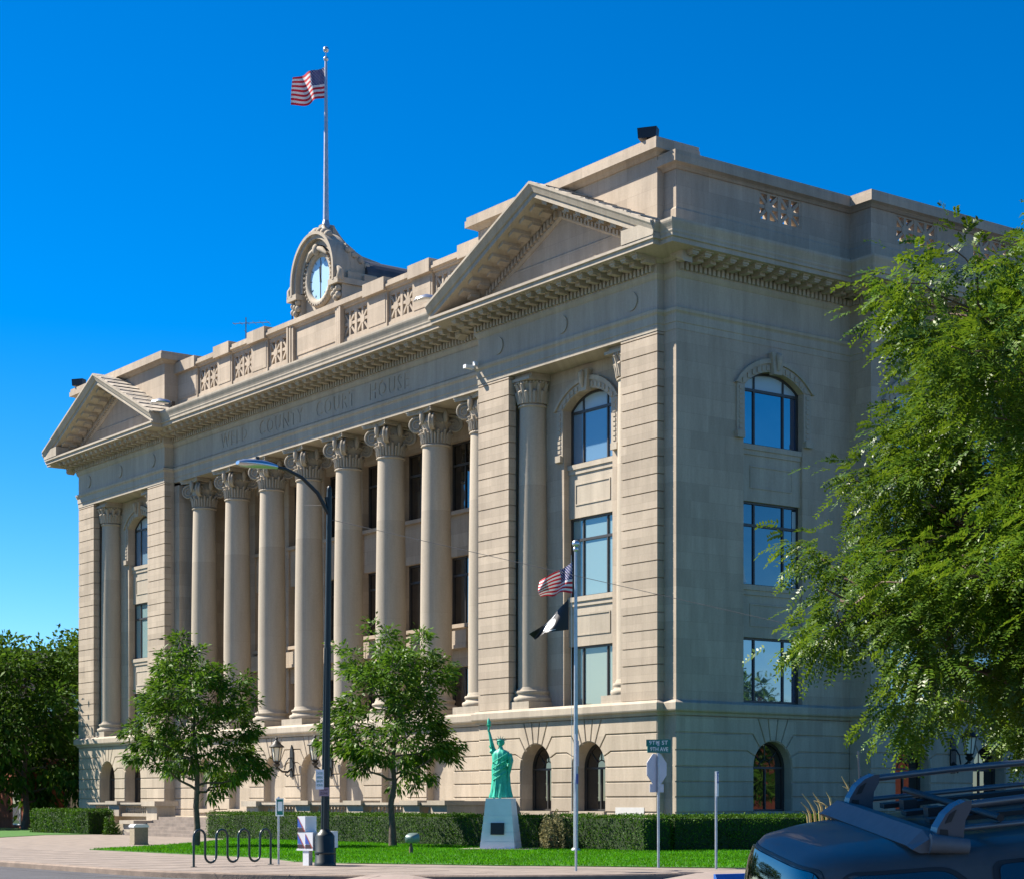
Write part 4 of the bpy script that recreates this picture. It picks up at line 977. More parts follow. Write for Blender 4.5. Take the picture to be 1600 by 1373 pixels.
# ------------------------------------------------------------------ hedges and shrubs
def hedge(name, label, cores, N, lsz=.05, m='hedge', grp=None):
    t = thing(name, label, 'hedge', (cores[0][0], cores[0][2], 0), grp)
    b = MB()
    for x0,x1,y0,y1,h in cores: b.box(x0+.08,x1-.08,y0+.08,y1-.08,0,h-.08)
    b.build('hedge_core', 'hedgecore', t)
    Vs = []
    tot = sum((x1-x0)*(y1-y0) + h*2*((x1-x0)+(y1-y0)) for x0,x1,y0,y1,h in cores)
    for x0,x1,y0,y1,h in cores:
        for face in range(5):
            A = [(x1-x0)*(y1-y0),(x1-x0)*h,(x1-x0)*h,(y1-y0)*h,(y1-y0)*h][face]; n = int(N*A/tot)
            a = rng.uniform(0,1,n); c = rng.uniform(0,1,n); e = rng.normal(0,.028,n)
            e += .04*np.sin(a*max(x1-x0,y1-y0)*2.1)+.03*np.sin(a*max(x1-x0,y1-y0)*5.3+c*3)
            if face == 0: P = np.column_stack([x0+a*(x1-x0), y0+c*(y1-y0), h+e*.8])
            elif face == 1: P = np.column_stack([x0+a*(x1-x0), y0+e, c*h])
            elif face == 2: P = np.column_stack([x0+a*(x1-x0), y1+e, c*h])
            elif face == 3: P = np.column_stack([x0+e, y0+a*(y1-y0), c*h])
            else: P = np.column_stack([x1+e, y0+a*(y1-y0), c*h])
            Vs.append(P)
    P = np.concatenate(Vs); me = leaf_quads(P, None, lsz, lsz*.55, m, flat=0.0)
    link('foliage', me, t).matrix_parent_inverse = Matrix.Translation(-Vector(t['_base']))
    return t
def leaf_quads(P, D, L, Wd, m, flat=0.3, droop=0.0):
    n = len(P)
    if D is None: D = rng.normal(0,1,(n,3))
    D = D/np.linalg.norm(D,axis=1,keepdims=True)
    N = rng.normal(0,1,(n,3)); N[:,2] += flat*2; X = np.cross(D,N); X /= np.linalg.norm(X,axis=1,keepdims=True)+1e-9
    l = L*rng.uniform(.7,1.3,(n,1)); w = Wd*rng.uniform(.7,1.3,(n,1))
    V = np.empty((n,4,3)); V[:,0] = P; V[:,1] = P+D*l*.45+X*w*.5; V[:,2] = P+D*l; V[:,2,2] -= droop*l[:,0]; V[:,3] = P+D*l*.45-X*w*.5
    return fast_mesh('foliage', V.reshape(-1,3), np.arange(4*n).reshape(n,4), m)
hedge('clipped_hedge', 'long clipped green hedge in front of the terrace and right corner', [(-24.6,-.0,-5.4,-4.0,1.12),(0.0,5.0,-4.9,-3.6,1.14),(3.7,5.05,-3.6,40,1.14)], 110000, .07, grp='clipped hedges by the building')
hedge('clipped_hedge', 'short clipped hedge at the left end of the building in shade', [(-44.4,-37.0,-5.6,-4.2,1.2)], 14000, .09, grp='clipped hedges by the building')
def shrub(name, label, c, r, N, m='leaf_dry'):
    a = rng.normal(0,1,(N,3)); a /= np.linalg.norm(a,axis=1,keepdims=True); rr = rng.uniform(.45,1.0,(N,1))**.6
    P = a*rr*np.array(r) * (1+.18*np.sin(a[:,:1]*5+a[:,1:2]*7)) ; P[:,2] = np.abs(P[:,2]); P += np.array(c)
    t = thing(name, label, 'shrub', tuple(c)); o = link('foliage', leaf_quads(P, None, .09, .045, m), t); o.matrix_parent_inverse = Matrix.Translation(-Vector(c))
    b = MB()
    for k in range(9):
        q = Vector((random.uniform(-.6,.6)*r[0], random.uniform(-.6,.6)*r[1], r[2]*random.uniform(.7,1.1))); b.tube([Vector(c), Vector(c)+q*.5+Vector((0,0,.1)), Vector(c)+q], [.02,.014,.005], 5)
    b.build('stem', 'bark', t)
shrub('dusty_shrub', 'dusty brownish shrub breaking through the hedge right of the plinth', (.9,-5.4,0), (.75,.35,1.2), 2600)
shrub('dusty_shrub', 'small shaded shrub by the left step pedestal', (-35.6,-5.0,0), (.5,.4,.9), 1500, 'hedge')

# ------------------------------------------------------------------ trees
def curve_pts(p0, p1, sag, n=7, wob=.0):
    p0, p1 = Vector(p0), Vector(p1); out = []
    for i in range(n+1):
        t = i/n; q = p0.lerp(p1, t); q.z += sag*math.sin(math.pi*t) ; 
        if wob and 0 < i < n: q += Vector((random.gauss(0,wob),random.gauss(0,wob),random.gauss(0,wob*.6)))
        out.append(q)
    return out
def tree(name, label, base, H, prof, z_first, r_trunk, n_limb, n_sub, leaf, m, bark='bark', lean=(0,0), cat='tree', group=None, seed=1, accept=None, center=(0,0)):
    """prof(z) crown radius; leaf = dict(n, L, W, spread, droop, pinnate)"""
    random.seed(seed); base = Vector(base); t = thing(name, label, cat, tuple(base), group)
    tk = MB(); tips = []
    top = base + Vector((lean[0], lean[1], H*.82)); tp = curve_pts(base, top, 0, 9, H*.006)
    tk.tube(tp, [r_trunk*(1.25 if i == 0 else 1)*(1-i/9*.86) for i in range(10)], 9)
    def trunk_at(z):
        s_ = max(0, min(.999, (z-base.z)/(H*.82)))*9; i = int(s_); return tp[i].lerp(tp[i+1], s_-i)
    ga = 0.0
    for k in range(n_limb):
        f = k/(n_limb-1); z0 = base.z + z_first + (H*.78-z_first)*f**1.15; s0 = trunk_at(z0); ga += 2.4 + random.uniform(-.4,.4)
        ze = min(base.z+H*.97, z0 + H*random.uniform(.08,.2)*(1-.3*f)); rr = prof((ze-base.z))*random.uniform(.5,1.08)
        end = base + Vector((center[0]+math.cos(ga)*rr, center[1]+math.sin(ga)*rr, ze-base.z))
        lp = curve_pts(s0, end, -H*.015, 7, H*.008); r0 = r_trunk*(.42-.2*f)
        tk.tube(lp, [r0*(1-i/7*.82) for i in range(8)], 6)
        for j in range(n_sub):
            q = random.uniform(.3,1); i = min(6, int(q*7)); s1 = lp[i].lerp(lp[i+1], q*7-i)
            d = Vector((random.gauss(0,1),random.gauss(0,1),random.gauss(.1,.6))).normalized()
            L = H*random.uniform(.06,.16); e = s1 + d*L + (end-s0).normalized()*L*.6
            rl = Vector((e.x-base.x-center[0], e.y-base.y-center[1], 0)).length; pm = prof(e.z-base.z)*(.92+.3*math.sin(math.atan2(e.y-base.y,e.x-base.x)*3+e.z*1.3+seed))
            if rl > pm > 0: e = e + (Vector((base.x+center[0],base.y+center[1],e.z))-e)*(1-pm/rl)
            if pm <= 0: continue
            bp = curve_pts(s1, e, H*.01, 4, H*.005); tk.tube(bp, [max(.006,r0*.38*(1-a/4*.8)) for a in range(5)], 5)
            tips.append((bp[2], bp[4])); tips.append((bp[3], bp[4]))
    tk.build('trunk', bark, t)
    T0 = np.array([tuple(a) for a, b in tips]); T1 = np.array([tuple(b) for a, b in tips])
    n = leaf['n']; k = rng.integers(0, len(T0), n); f = rng.uniform(0,1.05,(n,1)); P = T0[k]*(1-f)+T1[k]*f
    out = P - np.array(base) - np.array([center[0],center[1],H*.45]); out /= np.linalg.norm(out,axis=1,keepdims=True)+1e-6
    off = rng.normal(0,1,(n,3))*leaf['spread']; off[:,2] *= .65; P = P + off
    D = off/leaf['spread']*.6 + out*.6; D[:,2] -= leaf['droop']; D /= np.linalg.norm(D,axis=1,keepdims=True)
    if accept is not None:
        kp = accept(P); P, D = P[kp], D[kp]; n = len(P)
    if leaf.get('pinnate'):
        K = leaf['pinnate']; L = leaf['L']*rng.uniform(.7,1.25,(n,1)); N = rng.normal(0,.5,(n,3)); N[:,2] += 1; X = np.cross(D,N); X /= np.linalg.norm(X,axis=1,keepdims=True); Nn = np.cross(X,D)
        Vs = []
        for j in range(K):
            s_ = (j+1)/K; c = P + D*L*s_; c[:,2] -= (L[:,0]*s_**2*.35)
            ll = leaf['W']*(1.0-.45*abs(s_-.4))*rng.uniform(.8,1.2,(n,1))
            for sg in (-1,1):
                d2 = X*sg*.85 + D*.5 + Nn*rng.normal(-.15,.25,(n,1)); d2 /= np.linalg.norm(d2,axis=1,keepdims=True); w2 = np.cross(d2,Nn)*ll*.25
                V = np.empty((n,4,3)); V[:,0] = c; V[:,1] = c+d2*ll*.5+w2; V[:,2] = c+d2*ll; V[:,3] = c+d2*ll*.5-w2; Vs.append(V)
        V = np.concatenate(Vs); me = fast_mesh('crown', V.reshape(-1,3), np.arange(4*len(V)).reshape(-1,4), m)
    else: me = leaf_quads(P, D, leaf['L'], leaf['W'], m, flat=.5, droop=.25)
    o = link('crown', me, t); o.matrix_parent_inverse = Matrix.Translation(-base); return t
def prof_pts(pts): 
    zs = [p[0] for p in pts]; rs = [p[1] for p in pts]; return lambda z: float(np.interp(z, zs, rs, left=0, right=0))
PM = prof_pts([(1.5,1.2),(2.0,2.4),(2.8,3.0),(4.0,2.9),(5.2,2.4),(6.4,1.6),(7.4,.8),(7.9,.2)])
mid = dict(n=13500, L=.22, W=.075, spread=.14, droop=.35)
tree('street_tree', 'leafy young tree left of the lamp post, growing on the lawn tip', (-10.2,-13.2,0), 7.9, PM, 1.9, .13, 20, 9, mid, 'leaf_mid', seed=3, group='young trees on the lawn')
PM2 = prof_pts([(1.9,1.0),(2.4,2.0),(3.2,2.7),(4.6,2.7),(6.0,2.4),(7.2,1.9),(8.0,1.1),(8.4,.3)])
tree('street_tree', 'leafy young tree between the lamp post and the green statue', (-5.9,-7.5,0), 8.4, PM2, 2.3, .13, 20, 9, mid, 'leaf_mid', seed=11, group='young trees on the lawn')
far = dict(n=11000, L=.42, W=.2, spread=.5, droop=.25)
PF = prof_pts([(1.2,2),(2.5,4.2),(5,4.6),(8,4.2),(10,3),(11.3,1.6),(12,.3)])
spots = [((-56.5,-1,0),12.2,'dark tree closest to the left end of the courthouse'),((-64,-9.5,0),15.0,'tall dark tree at the left edge of the picture'),((-62,6,0),13,'dark tree behind the left end of the courthouse'),((-72,-4,0),15,'dark tree in front of the tan building'),((-78,-15,0),15.6,'far dark tree at the left frame edge')]
for i, (p, H, lb) in enumerate(spots):
    s_ = H/12; tree('shade_tree', lb, p, H, (lambda s_: (lambda z: PF(z/s_)*s_*1.0))(s_), 1.5*s_, .22, 18, 9, far, 'leaf_far', seed=21+i, group='dark trees left of the courthouse')
# near locust at right
NB = CAM + FW*16.4 + RT*5.52; NB.z = -.0
PN = prof_pts([(2.1,1.5),(2.5,2.4),(3.0,2.5),(3.6,2.65),(4.0,2.8),(4.5,2.75),(5.1,2.85),(5.6,2.6),(6.1,1.9),(6.5,1.1),(6.8,.3)])
near = dict(n=34000, L=.19, W=.056, spread=.155, droop=.6, pinnate=8)
def acc(P):
    r = (P - np.array(CAM)) @ np.array(RT); return r < 7.2
tree('locust_tree', 'near leafy locust tree with drooping glossy fronds at the right edge', tuple(NB), 6.9, PN, 1.5, .14, 26, 15, near, 'leaf_near', bark='barkred', seed=5, accept=acc)

# ------------------------------------------------------------------ statue and plinth
SC = Vector((.05,-7.0,.02)); AX = Vector((.67,-.744,0)).normalized()   # facing
SX = Vector((-AX.y, AX.x, 0))    # its left-hand side
t = thing('statue_plinth', 'white stepped tapering plinth with dark plaque on the lawn', 'plinth', tuple(SC))
def frust(mb, c, a0, a1, z0, z1):
    P = []
    for a, z in ((a0,z0),(a1,z1)):
        for sx_, sy_ in ((-1,-1),(1,-1),(1,1),(-1,1)): P.append(tuple(c + SX*sx_*a + AX*sy_*a + UP*z))
    mb.add(P, [(0,1,2,3),(4,5,6,7),(0,1,5,4),(1,2,6,5),(2,3,7,6),(3,0,4,7)])
b = MB(); lv = [0,.26,.58,.86,1.14,1.72]
for i in range(5): 
    w = lambda z: .60 - .18*z/1.72
    frust(b, SC, w(lv[i])-.002, w(lv[i+1])+.008, lv[i]+.006, lv[i+1])
frust(b, SC, .56, .39, .0, 1.715); b.build('plinth_block', 'plinth', t)
b = MB()
for sx_ in (1,):
    P = [SC + AX*(.555+.012) + SX*q + UP*z - AX*(.18*(z)/1.72 - .055) for q, z in ((-.23,.5),(.23,.5),(.23,.9),(-.23,.9))]; Q = [p + AX*.03 for p in P]
    b.add([tuple(p) for p in P+Q], [(0,1,2,3),(4,5,6,7),(0,1,5,4),(1,2,6,5),(2,3,7,6),(3,0,4,7)])
b.build('plaque', 'bronze', t)
b = MB(); P = [SC + SX*a + AX*c for a, c in ((-1.25,-1.0),(1.25,-1.0),(1.25,1.0),(-1.25,1.0))]
b.prism([(p.x,p.y) for p in P], 0.0, .05, 'z'); o = b.build('plinth_slab', 'rampgrey', t)
SB = SC + UP*1.735
AX = Vector((.50,-.866,0)).normalized(); SX = Vector((-AX.y, AX.x, 0))
t = thing('robed_statue', 'bright green robed statue raising a torch on the white plinth', 'statue', tuple(SB))
b = MB(); rings = []
def P3(x, y, z): return SB + SX*x + AX*y + UP*z       # x to its left, y forward
rob = [(0,.36,.32,0),(.06,.37,.33,0),(.2,.33,.30,0),(.45,.29,.27,0),(.7,.275,.25,0),(.95,.27,.24,.01),(1.1,.265,.23,.01),(1.22,.26,.22,.0),(1.34,.27,.22,0),(1.46,.285,.21,0),(1.54,.27,.19,0),(1.6,.2,.15,0),(1.64,.10,.10,.01),(1.70,.075,.08,.015),(1.74,.07,.075,.02)]
for z, rx, ry, oy in rob:
    ring = []
    for i in range(64):
        a = 2*math.pi*i/64
        f = max(0, 1-z/1.3); fold = 1 + (.035+.055*f)*math.sin(11*a + 2.2*z) + .03*math.sin(19*a - 3*z)*(1 if z < 1.5 else 0) + (.05*math.sin(5*a+6*z) if .5 < z < 1.45 else 0)
        if z > 1.6: fold = 1
        ring.append(tuple(P3(rx*math.cos(a)*fold*(1.07 if z < 1.6 else 1), oy+ry*math.sin(a)*fold*(1.05 if z < 1.6 else 1), z)))
    rings.append(ring)
b.loft(rings)
for k in range(4):      # diagonal drapery folds across the body
    z0 = .55+.2*k; b.tube([P3(-.30,.05,z0),P3(-.15,.265,z0+.06),P3(.07,.295,z0+.17),P3(.25,.19,z0+.30),P3(.32,.02,z0+.42)], [.008,.02,.022,.018,.008], 6)
for k in range(9):
    a = math.pi*(.08+.105*k); b.tube([P3(.36*math.cos(a),.32*math.sin(a),.02),P3(.31*math.cos(a+.05),.285*math.sin(a+.05),.3),P3(.28*math.cos(a+.1),.26*math.sin(a+.1),.62)], [.035,.03,.012], 6)
b.tube([P3(.30,-.02,1.48),P3(.36,.0,1.25),P3(.34,.06,.95),P3(.30,.1,.6)], [.09,.10,.07,.03], 8)
b.ball(P3(.1,.3,.02), (.05,.08,.04), 8, 6); b.ball(P3(-.12,.3,.02), (.05,.08,.04), 8, 6)
# head
hr = Matrix.Identity(3)
b.ball(P3(0,.03,1.86), (.095,.095,.14), 16, 12)
b.ball(P3(0,.045,1.80), (.075,.075,.09), 12, 8); b.tube([P3(0,.125,1.88),P3(0,.15,1.835),P3(0,.12,1.825)], [.014,.02,.012], 6)
for sx_ in (-1,1):
    b.ball(P3(sx_*.038,.115,1.875), .014, 6, 5); b.ball(P3(sx_*.098,.02,1.85), (.02,.02,.03), 6, 5); b.tube([P3(sx_*.015,.125,1.90),P3(sx_*.065,.105,1.90)], .01, 5)
b.tube([P3(-.03,.118,1.785),P3(0,.128,1.785),P3(.03,.118,1.785)], .009, 5)
for k in range(9):
    a = math.pi*(-.1+1.2*k/8)+math.pi; b.ball(P3(.095*math.cos(a),.01+.095*math.sin(a)*.9,1.87), (.045,.045,.09), 8, 6)
b.ball(P3(0,-.09,1.82), (.06,.06,.07), 8, 6)
# raised arm with torch (its right)
b.tube([P3(-.22,.0,1.5),P3(-.29,.03,1.68),P3(-.33,.06,1.92),P3(-.38,.07,2.16),P3(-.395,.075,2.24)], [.11,.085,.062,.045,.036], 10)
b.tube([P3(-.2,.0,1.46),P3(-.3,.02,1.6),P3(-.33,.04,1.78),P3(-.28,-.02,1.55)], [.11,.12,.10,.05], 8)
H_ = P3(-.405,.085,2.29); b.ball(H_, (.04,.03,.05), 8, 6)
# left arm with tablet
b.tube([P3(.25,.0,1.46),P3(.39,.03,1.26),P3(.38,.14,1.12),P3(.36,.26,1.12)], [.095,.085,.065,.042], 10)
b.build('body', 'patina', t)
hm = MB()
for k in range(4):
    o_ = (k-1.5)*.02; hm.tube([H_+UP*o_*1.0+SX*.03, H_+UP*o_+AX*.045+SX*.01, H_+UP*o_+AX*.04-SX*.03, H_+UP*o_-SX*.035+AX*.01], [.013,.012,.011,.008], 6)
hm.tube([H_+SX*.03-UP*.02, H_+SX*.035+AX*.03+UP*.02, H_+SX*.01+AX*.05+UP*.045], [.014,.012,.009], 6)
G_ = P3(.36,.27,1.1)
for k in range(4): hm.tube([G_+UP*(k-1.5)*.022, G_+UP*(k-1.5)*.022+AX*.05+SX*.02, G_+UP*(k-1.5)*.022+AX*.06+SX*.055], [.013,.012,.008], 6)
hm.tube([G_+UP*.03-AX*.01, G_+UP*.06+AX*.02, G_+UP*.07+AX*.05], [.014,.012,.009], 6)
hm.build('fingers', 'patina', t)
b = MB(); b.tube([H_-UP*.14, H_+UP*.12], [.022,.034], 8); b.lathe([(.03,.1),(.075,.16),(.085,.19),(.05,.2)], H_, 12); b.tube([H_+UP*.2,H_+UP*.27+SX*.01,H_+UP*.34-SX*.01,H_+UP*.42], [.05,.066,.045,.01], 9); b.build('torch', 'patina', t)
b = MB()
for k in range(7):
    a = math.pi*(.04+.92*k/6); d = SX*math.cos(a) + UP*math.sin(a)*.75 + AX*.15
    c = P3(0,.0,1.93); b.tube([c+d*.09, c+d*.23], [.017,.004], 6)
b.tube([P3(.105*math.cos(a),.03+.105*math.sin(a),1.935) for a in [2*math.pi*k/16 for k in range(17)]], .022, 6); b.build('crown', 'patina', t)
b = MB(); c = P3(.43,.19,1.18); ux = (SX*.35+AX*.93).normalized(); nn = (SX*.93-AX*.35).normalized(); uz = (UP*.95+ux*.25).normalized()
P = [c+ux*a+uz*e+nn*q for q in (-.03,.03) for a, e in ((-.15,-.22),(.15,-.22),(.15,.22),(-.15,.22))]
b.add([tuple(p) for p in P], [(0,1,2,3),(4,5,6,7),(0,1,5,4),(1,2,6,5),(2,3,7,6),(3,0,4,7)]); b.build('tablet', 'patina', t)

# ------------------------------------------------------------------ street furniture
# bike rack
RK = (Vector((9.33,-23.16,0)), Vector((8.76,-20.68,0)))
d = (RK[1]-RK[0]); L = d.length; d.normalize()
t = thing('bike_rack', 'dark green wave shaped bike rack on the pavement edge', 'bike rack', tuple(RK[0]))
pts = [RK[0]-UP*.05]; w = L/7; rr = w/2; top = .92-rr; bot = .10+rr
x = 0; up = True
for k in range(7):
    c = top if up else bot
    for i in range(9):
        a = math.pi - math.pi*i/8; pts.append(RK[0] + d*(x+rr+rr*math.cos(a)) + UP*(c + (1 if up else -1)*rr*math.sin(a)))
    x += w; up = not up
pts.append(RK[0]+d*L-UP*.05)
b = MB(); b.tube(pts, .03, 10); b.build('tube', 'rackpaint', t)
b = MB()
for q in (0, L): b.lathe([(.08,.0),(.08,.012),(.035,.016)], RK[0]+d*q, 12)
b.build('foot_plate', 'rackpaint', t)
def quad(mb, c, ux, uy, nn, hw, hh, th, off=0.0):
    c = c + nn*off; P = [c+ux*a+uy*e+nn*q for q in (0,th) for a, e in ((-hw,-hh),(hw,-hh),(hw,hh),(-hw,hh))]
    mb.add([tuple(p) for p in P], [(0,1,2,3),(4,5,6,7),(0,1,5,4),(1,2,6,5),(2,3,7,6),(3,0,4,7)])
def put_text(txt, size, c, ux, uy, nn, m, parent, width=None, ex=.003, name='lettering'):
    me = text_mesh(txt, size, ex); xs = [v.co.x for v in me.vertices]
    if not xs: return
    k = width/(max(xs)-min(xs)) if width else 1
    Mx = Matrix(((ux.x*k,uy.x,nn.x,c.x),(ux.y*k,uy.y,nn.y,c.y),(ux.z*k,uy.z,nn.z,c.z),(0,0,0,1)))
    me.transform(Mx); me.materials.clear(); me.materials.append(M[m]); return link(name, me, parent)
# parking sign by the rack
c = Vector((8.85,-20.5,0)); t = thing('parking_sign', 'short post with narrow white and green parking sign at the rack end', 'sign', tuple(c))
b = MB(); b.tube([c, c+UP*1.75], .028, 8); b.build('post', 'galv', t)
ux = (RT*.55+FW*.83).normalized(); nn = (ux.cross(UP)).normalized()
b = MB(); quad(b, c+UP*1.48, ux, UP, nn, .15, .23, .012, .03); so_ = b.build('sign_panel', 'signwhite', t)
b = MB(); quad(b, c+UP*1.48, ux, UP, nn, .12, .2, .004, .042); b.build('sign_print', 'signgreen', so_); b = MB(); quad(b, c+UP*1.5, ux, UP, nn, .09, .12, .004, .046); b.build('sign_field', 'signwhite', so_)
# street light
c = Vector((10.44,-20.06,0)); LN = RT*.11
t = thing('street_light', 'tall dark green street lamp post with curved arm over the street', 'street light', tuple(c))
b = MB(); b.lathe([(.27,0),(.27,.08),(.25,.1),(.245,.75),(.2,.82),(.15,.86),(.12,.92)], c, 16); b.lathe([(.26,.3),(.27,.33),(.26,.36)], c, 16); b.build('base', 'greenpole', t)
b = MB(); b.tube([c+UP*.8, c+UP*3+LN*.32, c+UP*6+LN*.65, c+UP*9.45+LN], [.10,.09,.08,.065], 14)
for k in range(8):
    a = k*math.pi/4; q = Vector((math.cos(a),math.sin(a),0)); b.tube([c+UP*.9+q*.097, c+UP*5.5+LN*.6+q*.08], [.016,.012], 5)
b.ball(c+UP*9.5+LN, (.06,.06,.1)); b.build('pole', 'greenpole', t)
SD = Vector((0,-1,0)); tp_ = c+UP*9.2+LN
b = MB(); arm = [tp_+UP*-.35, tp_+SD*.35+UP*.18, tp_+SD*.8+UP*.52, tp_+SD*1.25+UP*.68, tp_+SD*1.6+UP*.71]; b.tube(arm, [.055,.05,.045,.04,.04], 10); b.tube([tp_+UP*-.35-SD*0, tp_+UP*.1+SD*.1], [.04,.04], 6); b.build('arm', 'greenpole', t)
b = MB(); h0 = arm[-1]; rings = []
for s_, w, hu, hd in ((-.1,.05,.05,.05),(.05,.10,.09,.06),(.25,.16,.12,.08),(.6,.21,.12,.10),(.85,.19,.09,.09),(1.0,.1,.04,.05)):
    p = h0+SD*s_; rings.append([tuple(p+Vector((1,0,0))*w*math.cos(a)+UP*((hu if math.sin(a)>0 else hd)*math.sin(a))) for a in [2*math.pi*k/14 for k in range(14)]])
b.loft(rings); b.build('lamp_head', 'silver', t)
b = MB(); b.lathe([(.05,.1),(.05,.19),(0,.2)], h0+SD*.45, 10); b.build('photocell', 'black', t)
# signs on the lamp post
su = (RT*.98-FW*.2).normalized(); sn = su.cross(UP).normalized(); 
if sn.dot(-FW) < 0: sn = -sn
def post_sign(name, label, pc, hw, hh, m, lines, lm):
    t2 = thing(name, label, 'sign', tuple(pc)); b = MB(); quad(b, pc, su, UP, sn, hw, hh, .01, .14); p_ = b.build('sign_panel', m, t2)
    n_ = len(lines)
    for i, tx in enumerate(lines): put_text(tx, hh*1.5/n_, pc+sn*.152+UP*(hh*.8-(i+.5)*hh*1.6/n_), su, UP, sn, lm, p_, hw*1.5, .002)
post_sign('notice_sign', 'white sign with green lettering strapped to the lamp post', c+UP*2.18-RT*.11+LN*.2, .105, .25, 'signwhite', ['2 HOUR','PARKING','8AM-5PM','MON-FRI'], 'signteal')
post_sign('notice_sign', 'small faded mauve sign below the white one on the lamp post', c+UP*1.87+RT*.0+LN*.2, .13, .11, 'signbrown', ['TOW','ZONE'], 'printdark')
# newspaper box
def newsbox(c, label, full=True):
    t = thing('newspaper_box', label, 'newspaper box', tuple(c), None)
    ux = (RT*.93+FW*.37).normalized(); nf = ux.cross(UP).normalized(); 
    if nf.dot(-FW) < 0: nf = -nf
    # left face carries the prints: front faces left-near, side faces right
    fx = (RT*.80-FW*.6).normalized(); fn = (-RT*.6-FW*.8).normalized(); dx = -fn
    def bx(mb, z0, z1, w, dd, off=0, side_=0):
        o_ = c + fx*side_; P = [o_+fx*a+dx*e+UP*z for z in (z0,z1) for a, e in ((-w,0),(w,0),(w,dd),(-w,dd))]
        mb.add([tuple(p) for p in P], [(0,1,2,3),(4,5,6,7),(0,1,5,4),(1,2,6,5),(2,3,7,6),(3,0,4,7)])
    b = MB(); 
    if full:
        bx(b, .42, .84, .26, .42); bx(b, .845, 1.25, .13, .42, 0, -.13)
        bx(b, .845, 1.25, .125, .40, 0, .135) if False else None
    else: bx(b, .45, .87, .14, .3)
    b.build('cabinet', 'white', t)
    lg = MB()
    if full: bx(lg, 0, .42, .1, .14, 0, .02)
    else: bx(lg, 0, .45, .12, .25)
    lg.build('leg', 'white' if full else 'greenpole', t)
    if full:
        s_ = MB(); P = [c + fx*a + dx*e + UP*z for z in (.38,.42) for a, e in ((-.28,-.02),(.28,-.02),(.28,.44),(-.28,.44))]; s_.add([tuple(p) for p in P], [(0,1,2,3),(4,5,6,7),(0,1,5,4),(1,2,6,5),(2,3,7,6),(3,0,4,7)]); s_.build('shelf', 'white', t)
    cells = [(-.13,.43,.125),(.13,.43,.125),(-.13,.85,.125)] if full else [(0,.47,.12)]
    for (a, z, w) in cells:
        h = .385; o_ = c + fx*a + UP*z + fn*.004
        def tri(pts, m, k, nm):
            q = MB(); P = [o_+fx*x+UP*y+fn*(.002*k) for x, y in pts]; Q = [p+fn*.002 for p in P]; n_ = len(P)
            q.add([tuple(p) for p in P+Q], [list(range(n_)), list(range(n_,2*n_))] + [(i,(i+1)%n_,n_+(i+1)%n_,n_+i) for i in range(n_)]); q.build(nm, m, t)
        tri([(-w,.12),(w*.2,.12),(-w,.36)], 'printblue', 0, 'printed_panel'); tri([(-w,.0),(w*.85,.0),(w*.4,.1),(-w,.1)], 'printdark', 0, 'printed_panel'); tri([(-w,.385),(-w,.365),(w*.93,.0),(w,.02)], 'printred', 1, 'printed_stripe')
newsbox(Vector((9.95,-20.35,0)), 'white stacked newspaper boxes with blue printed fronts beside the lamp post')
newsbox(Vector((10.13,-19.85,0)), 'small newspaper box mostly hidden behind the lamp post', False)
# thin pole in front of the flagpole
c = Vector((17.0,-17.17,0)); t = thing('sign_post', 'thin dark sign post seen edge-on in front of the silver flagpole', 'sign', tuple(c))
b = MB(); b.tube([c, c+UP*3.2], .028, 8); b.build('post', 'galv', t)
ex_ = (FW*.99+RT*.14).normalized(); en_ = ex_.cross(UP).normalized()
b = MB(); quad(b, c+UP*2.75, ex_, UP, en_, .25, .3, .012, .03); b.build('sign_panel', 'signback', t)
b = MB(); quad(b, c+UP*2.15, ex_, UP, en_, .12, .12, .012, .03); b.build('sign_badge', 'signblue', t)
# stop sign with street name blades
c = Vector((16.5,-14.2,0)); t = thing('stop_sign', 'octagonal stop sign seen from behind with green street name blades', 'sign', tuple(c))
b = MB(); b.tube([c, c+UP*3.1], .032, 10); b.build('post', 'galv', t)
ox = (RT*.70+FW*.71).normalized(); on = ox.cross(UP).normalized(); 
if on.dot(-FW) < 0: on = -on
b = MB(); r = .40; oc = c+UP*2.42 - on*.05
P = [oc + ox*r*math.cos(R_(22.5+45*k)) + UP*r*1.0*math.sin(R_(22.5+45*k)) for k in range(8)]; Q = [p - on*.012 for p in P]
b.add([tuple(p) for p in P+Q], [list(range(8)), list(range(8,16))] + [(i,(i+1)%8,8+(i+1)%8,8+i) for i in range(8)]); quad(b, c+UP*1.95, ox, UP, -on, .26, .10, .012, .05); b.build('sign_plate', 'signback', t)
for z, (uu, lbl) in ((3.06,((RT*.98-FW*.15).normalized(),'9TH ST')),(2.9,((RT*.96+FW*.25).normalized(),'9TH AVE'))):
    n2 = uu.cross(UP).normalized()
    if n2.dot(-FW) < 0: n2 = -n2
    b = MB(); quad(b, c+UP*z, uu, UP, n2, .30, .085, .02, -.01+(.0 if z > 3 else .04)); p_ = b.build('street_name_blade', 'signgreen', t)
    put_text(lbl, .14, c+UP*z+n2*(.014+(0 if z > 3 else .04)), uu, UP, n2, 'signwhite', p_, .46, .002)
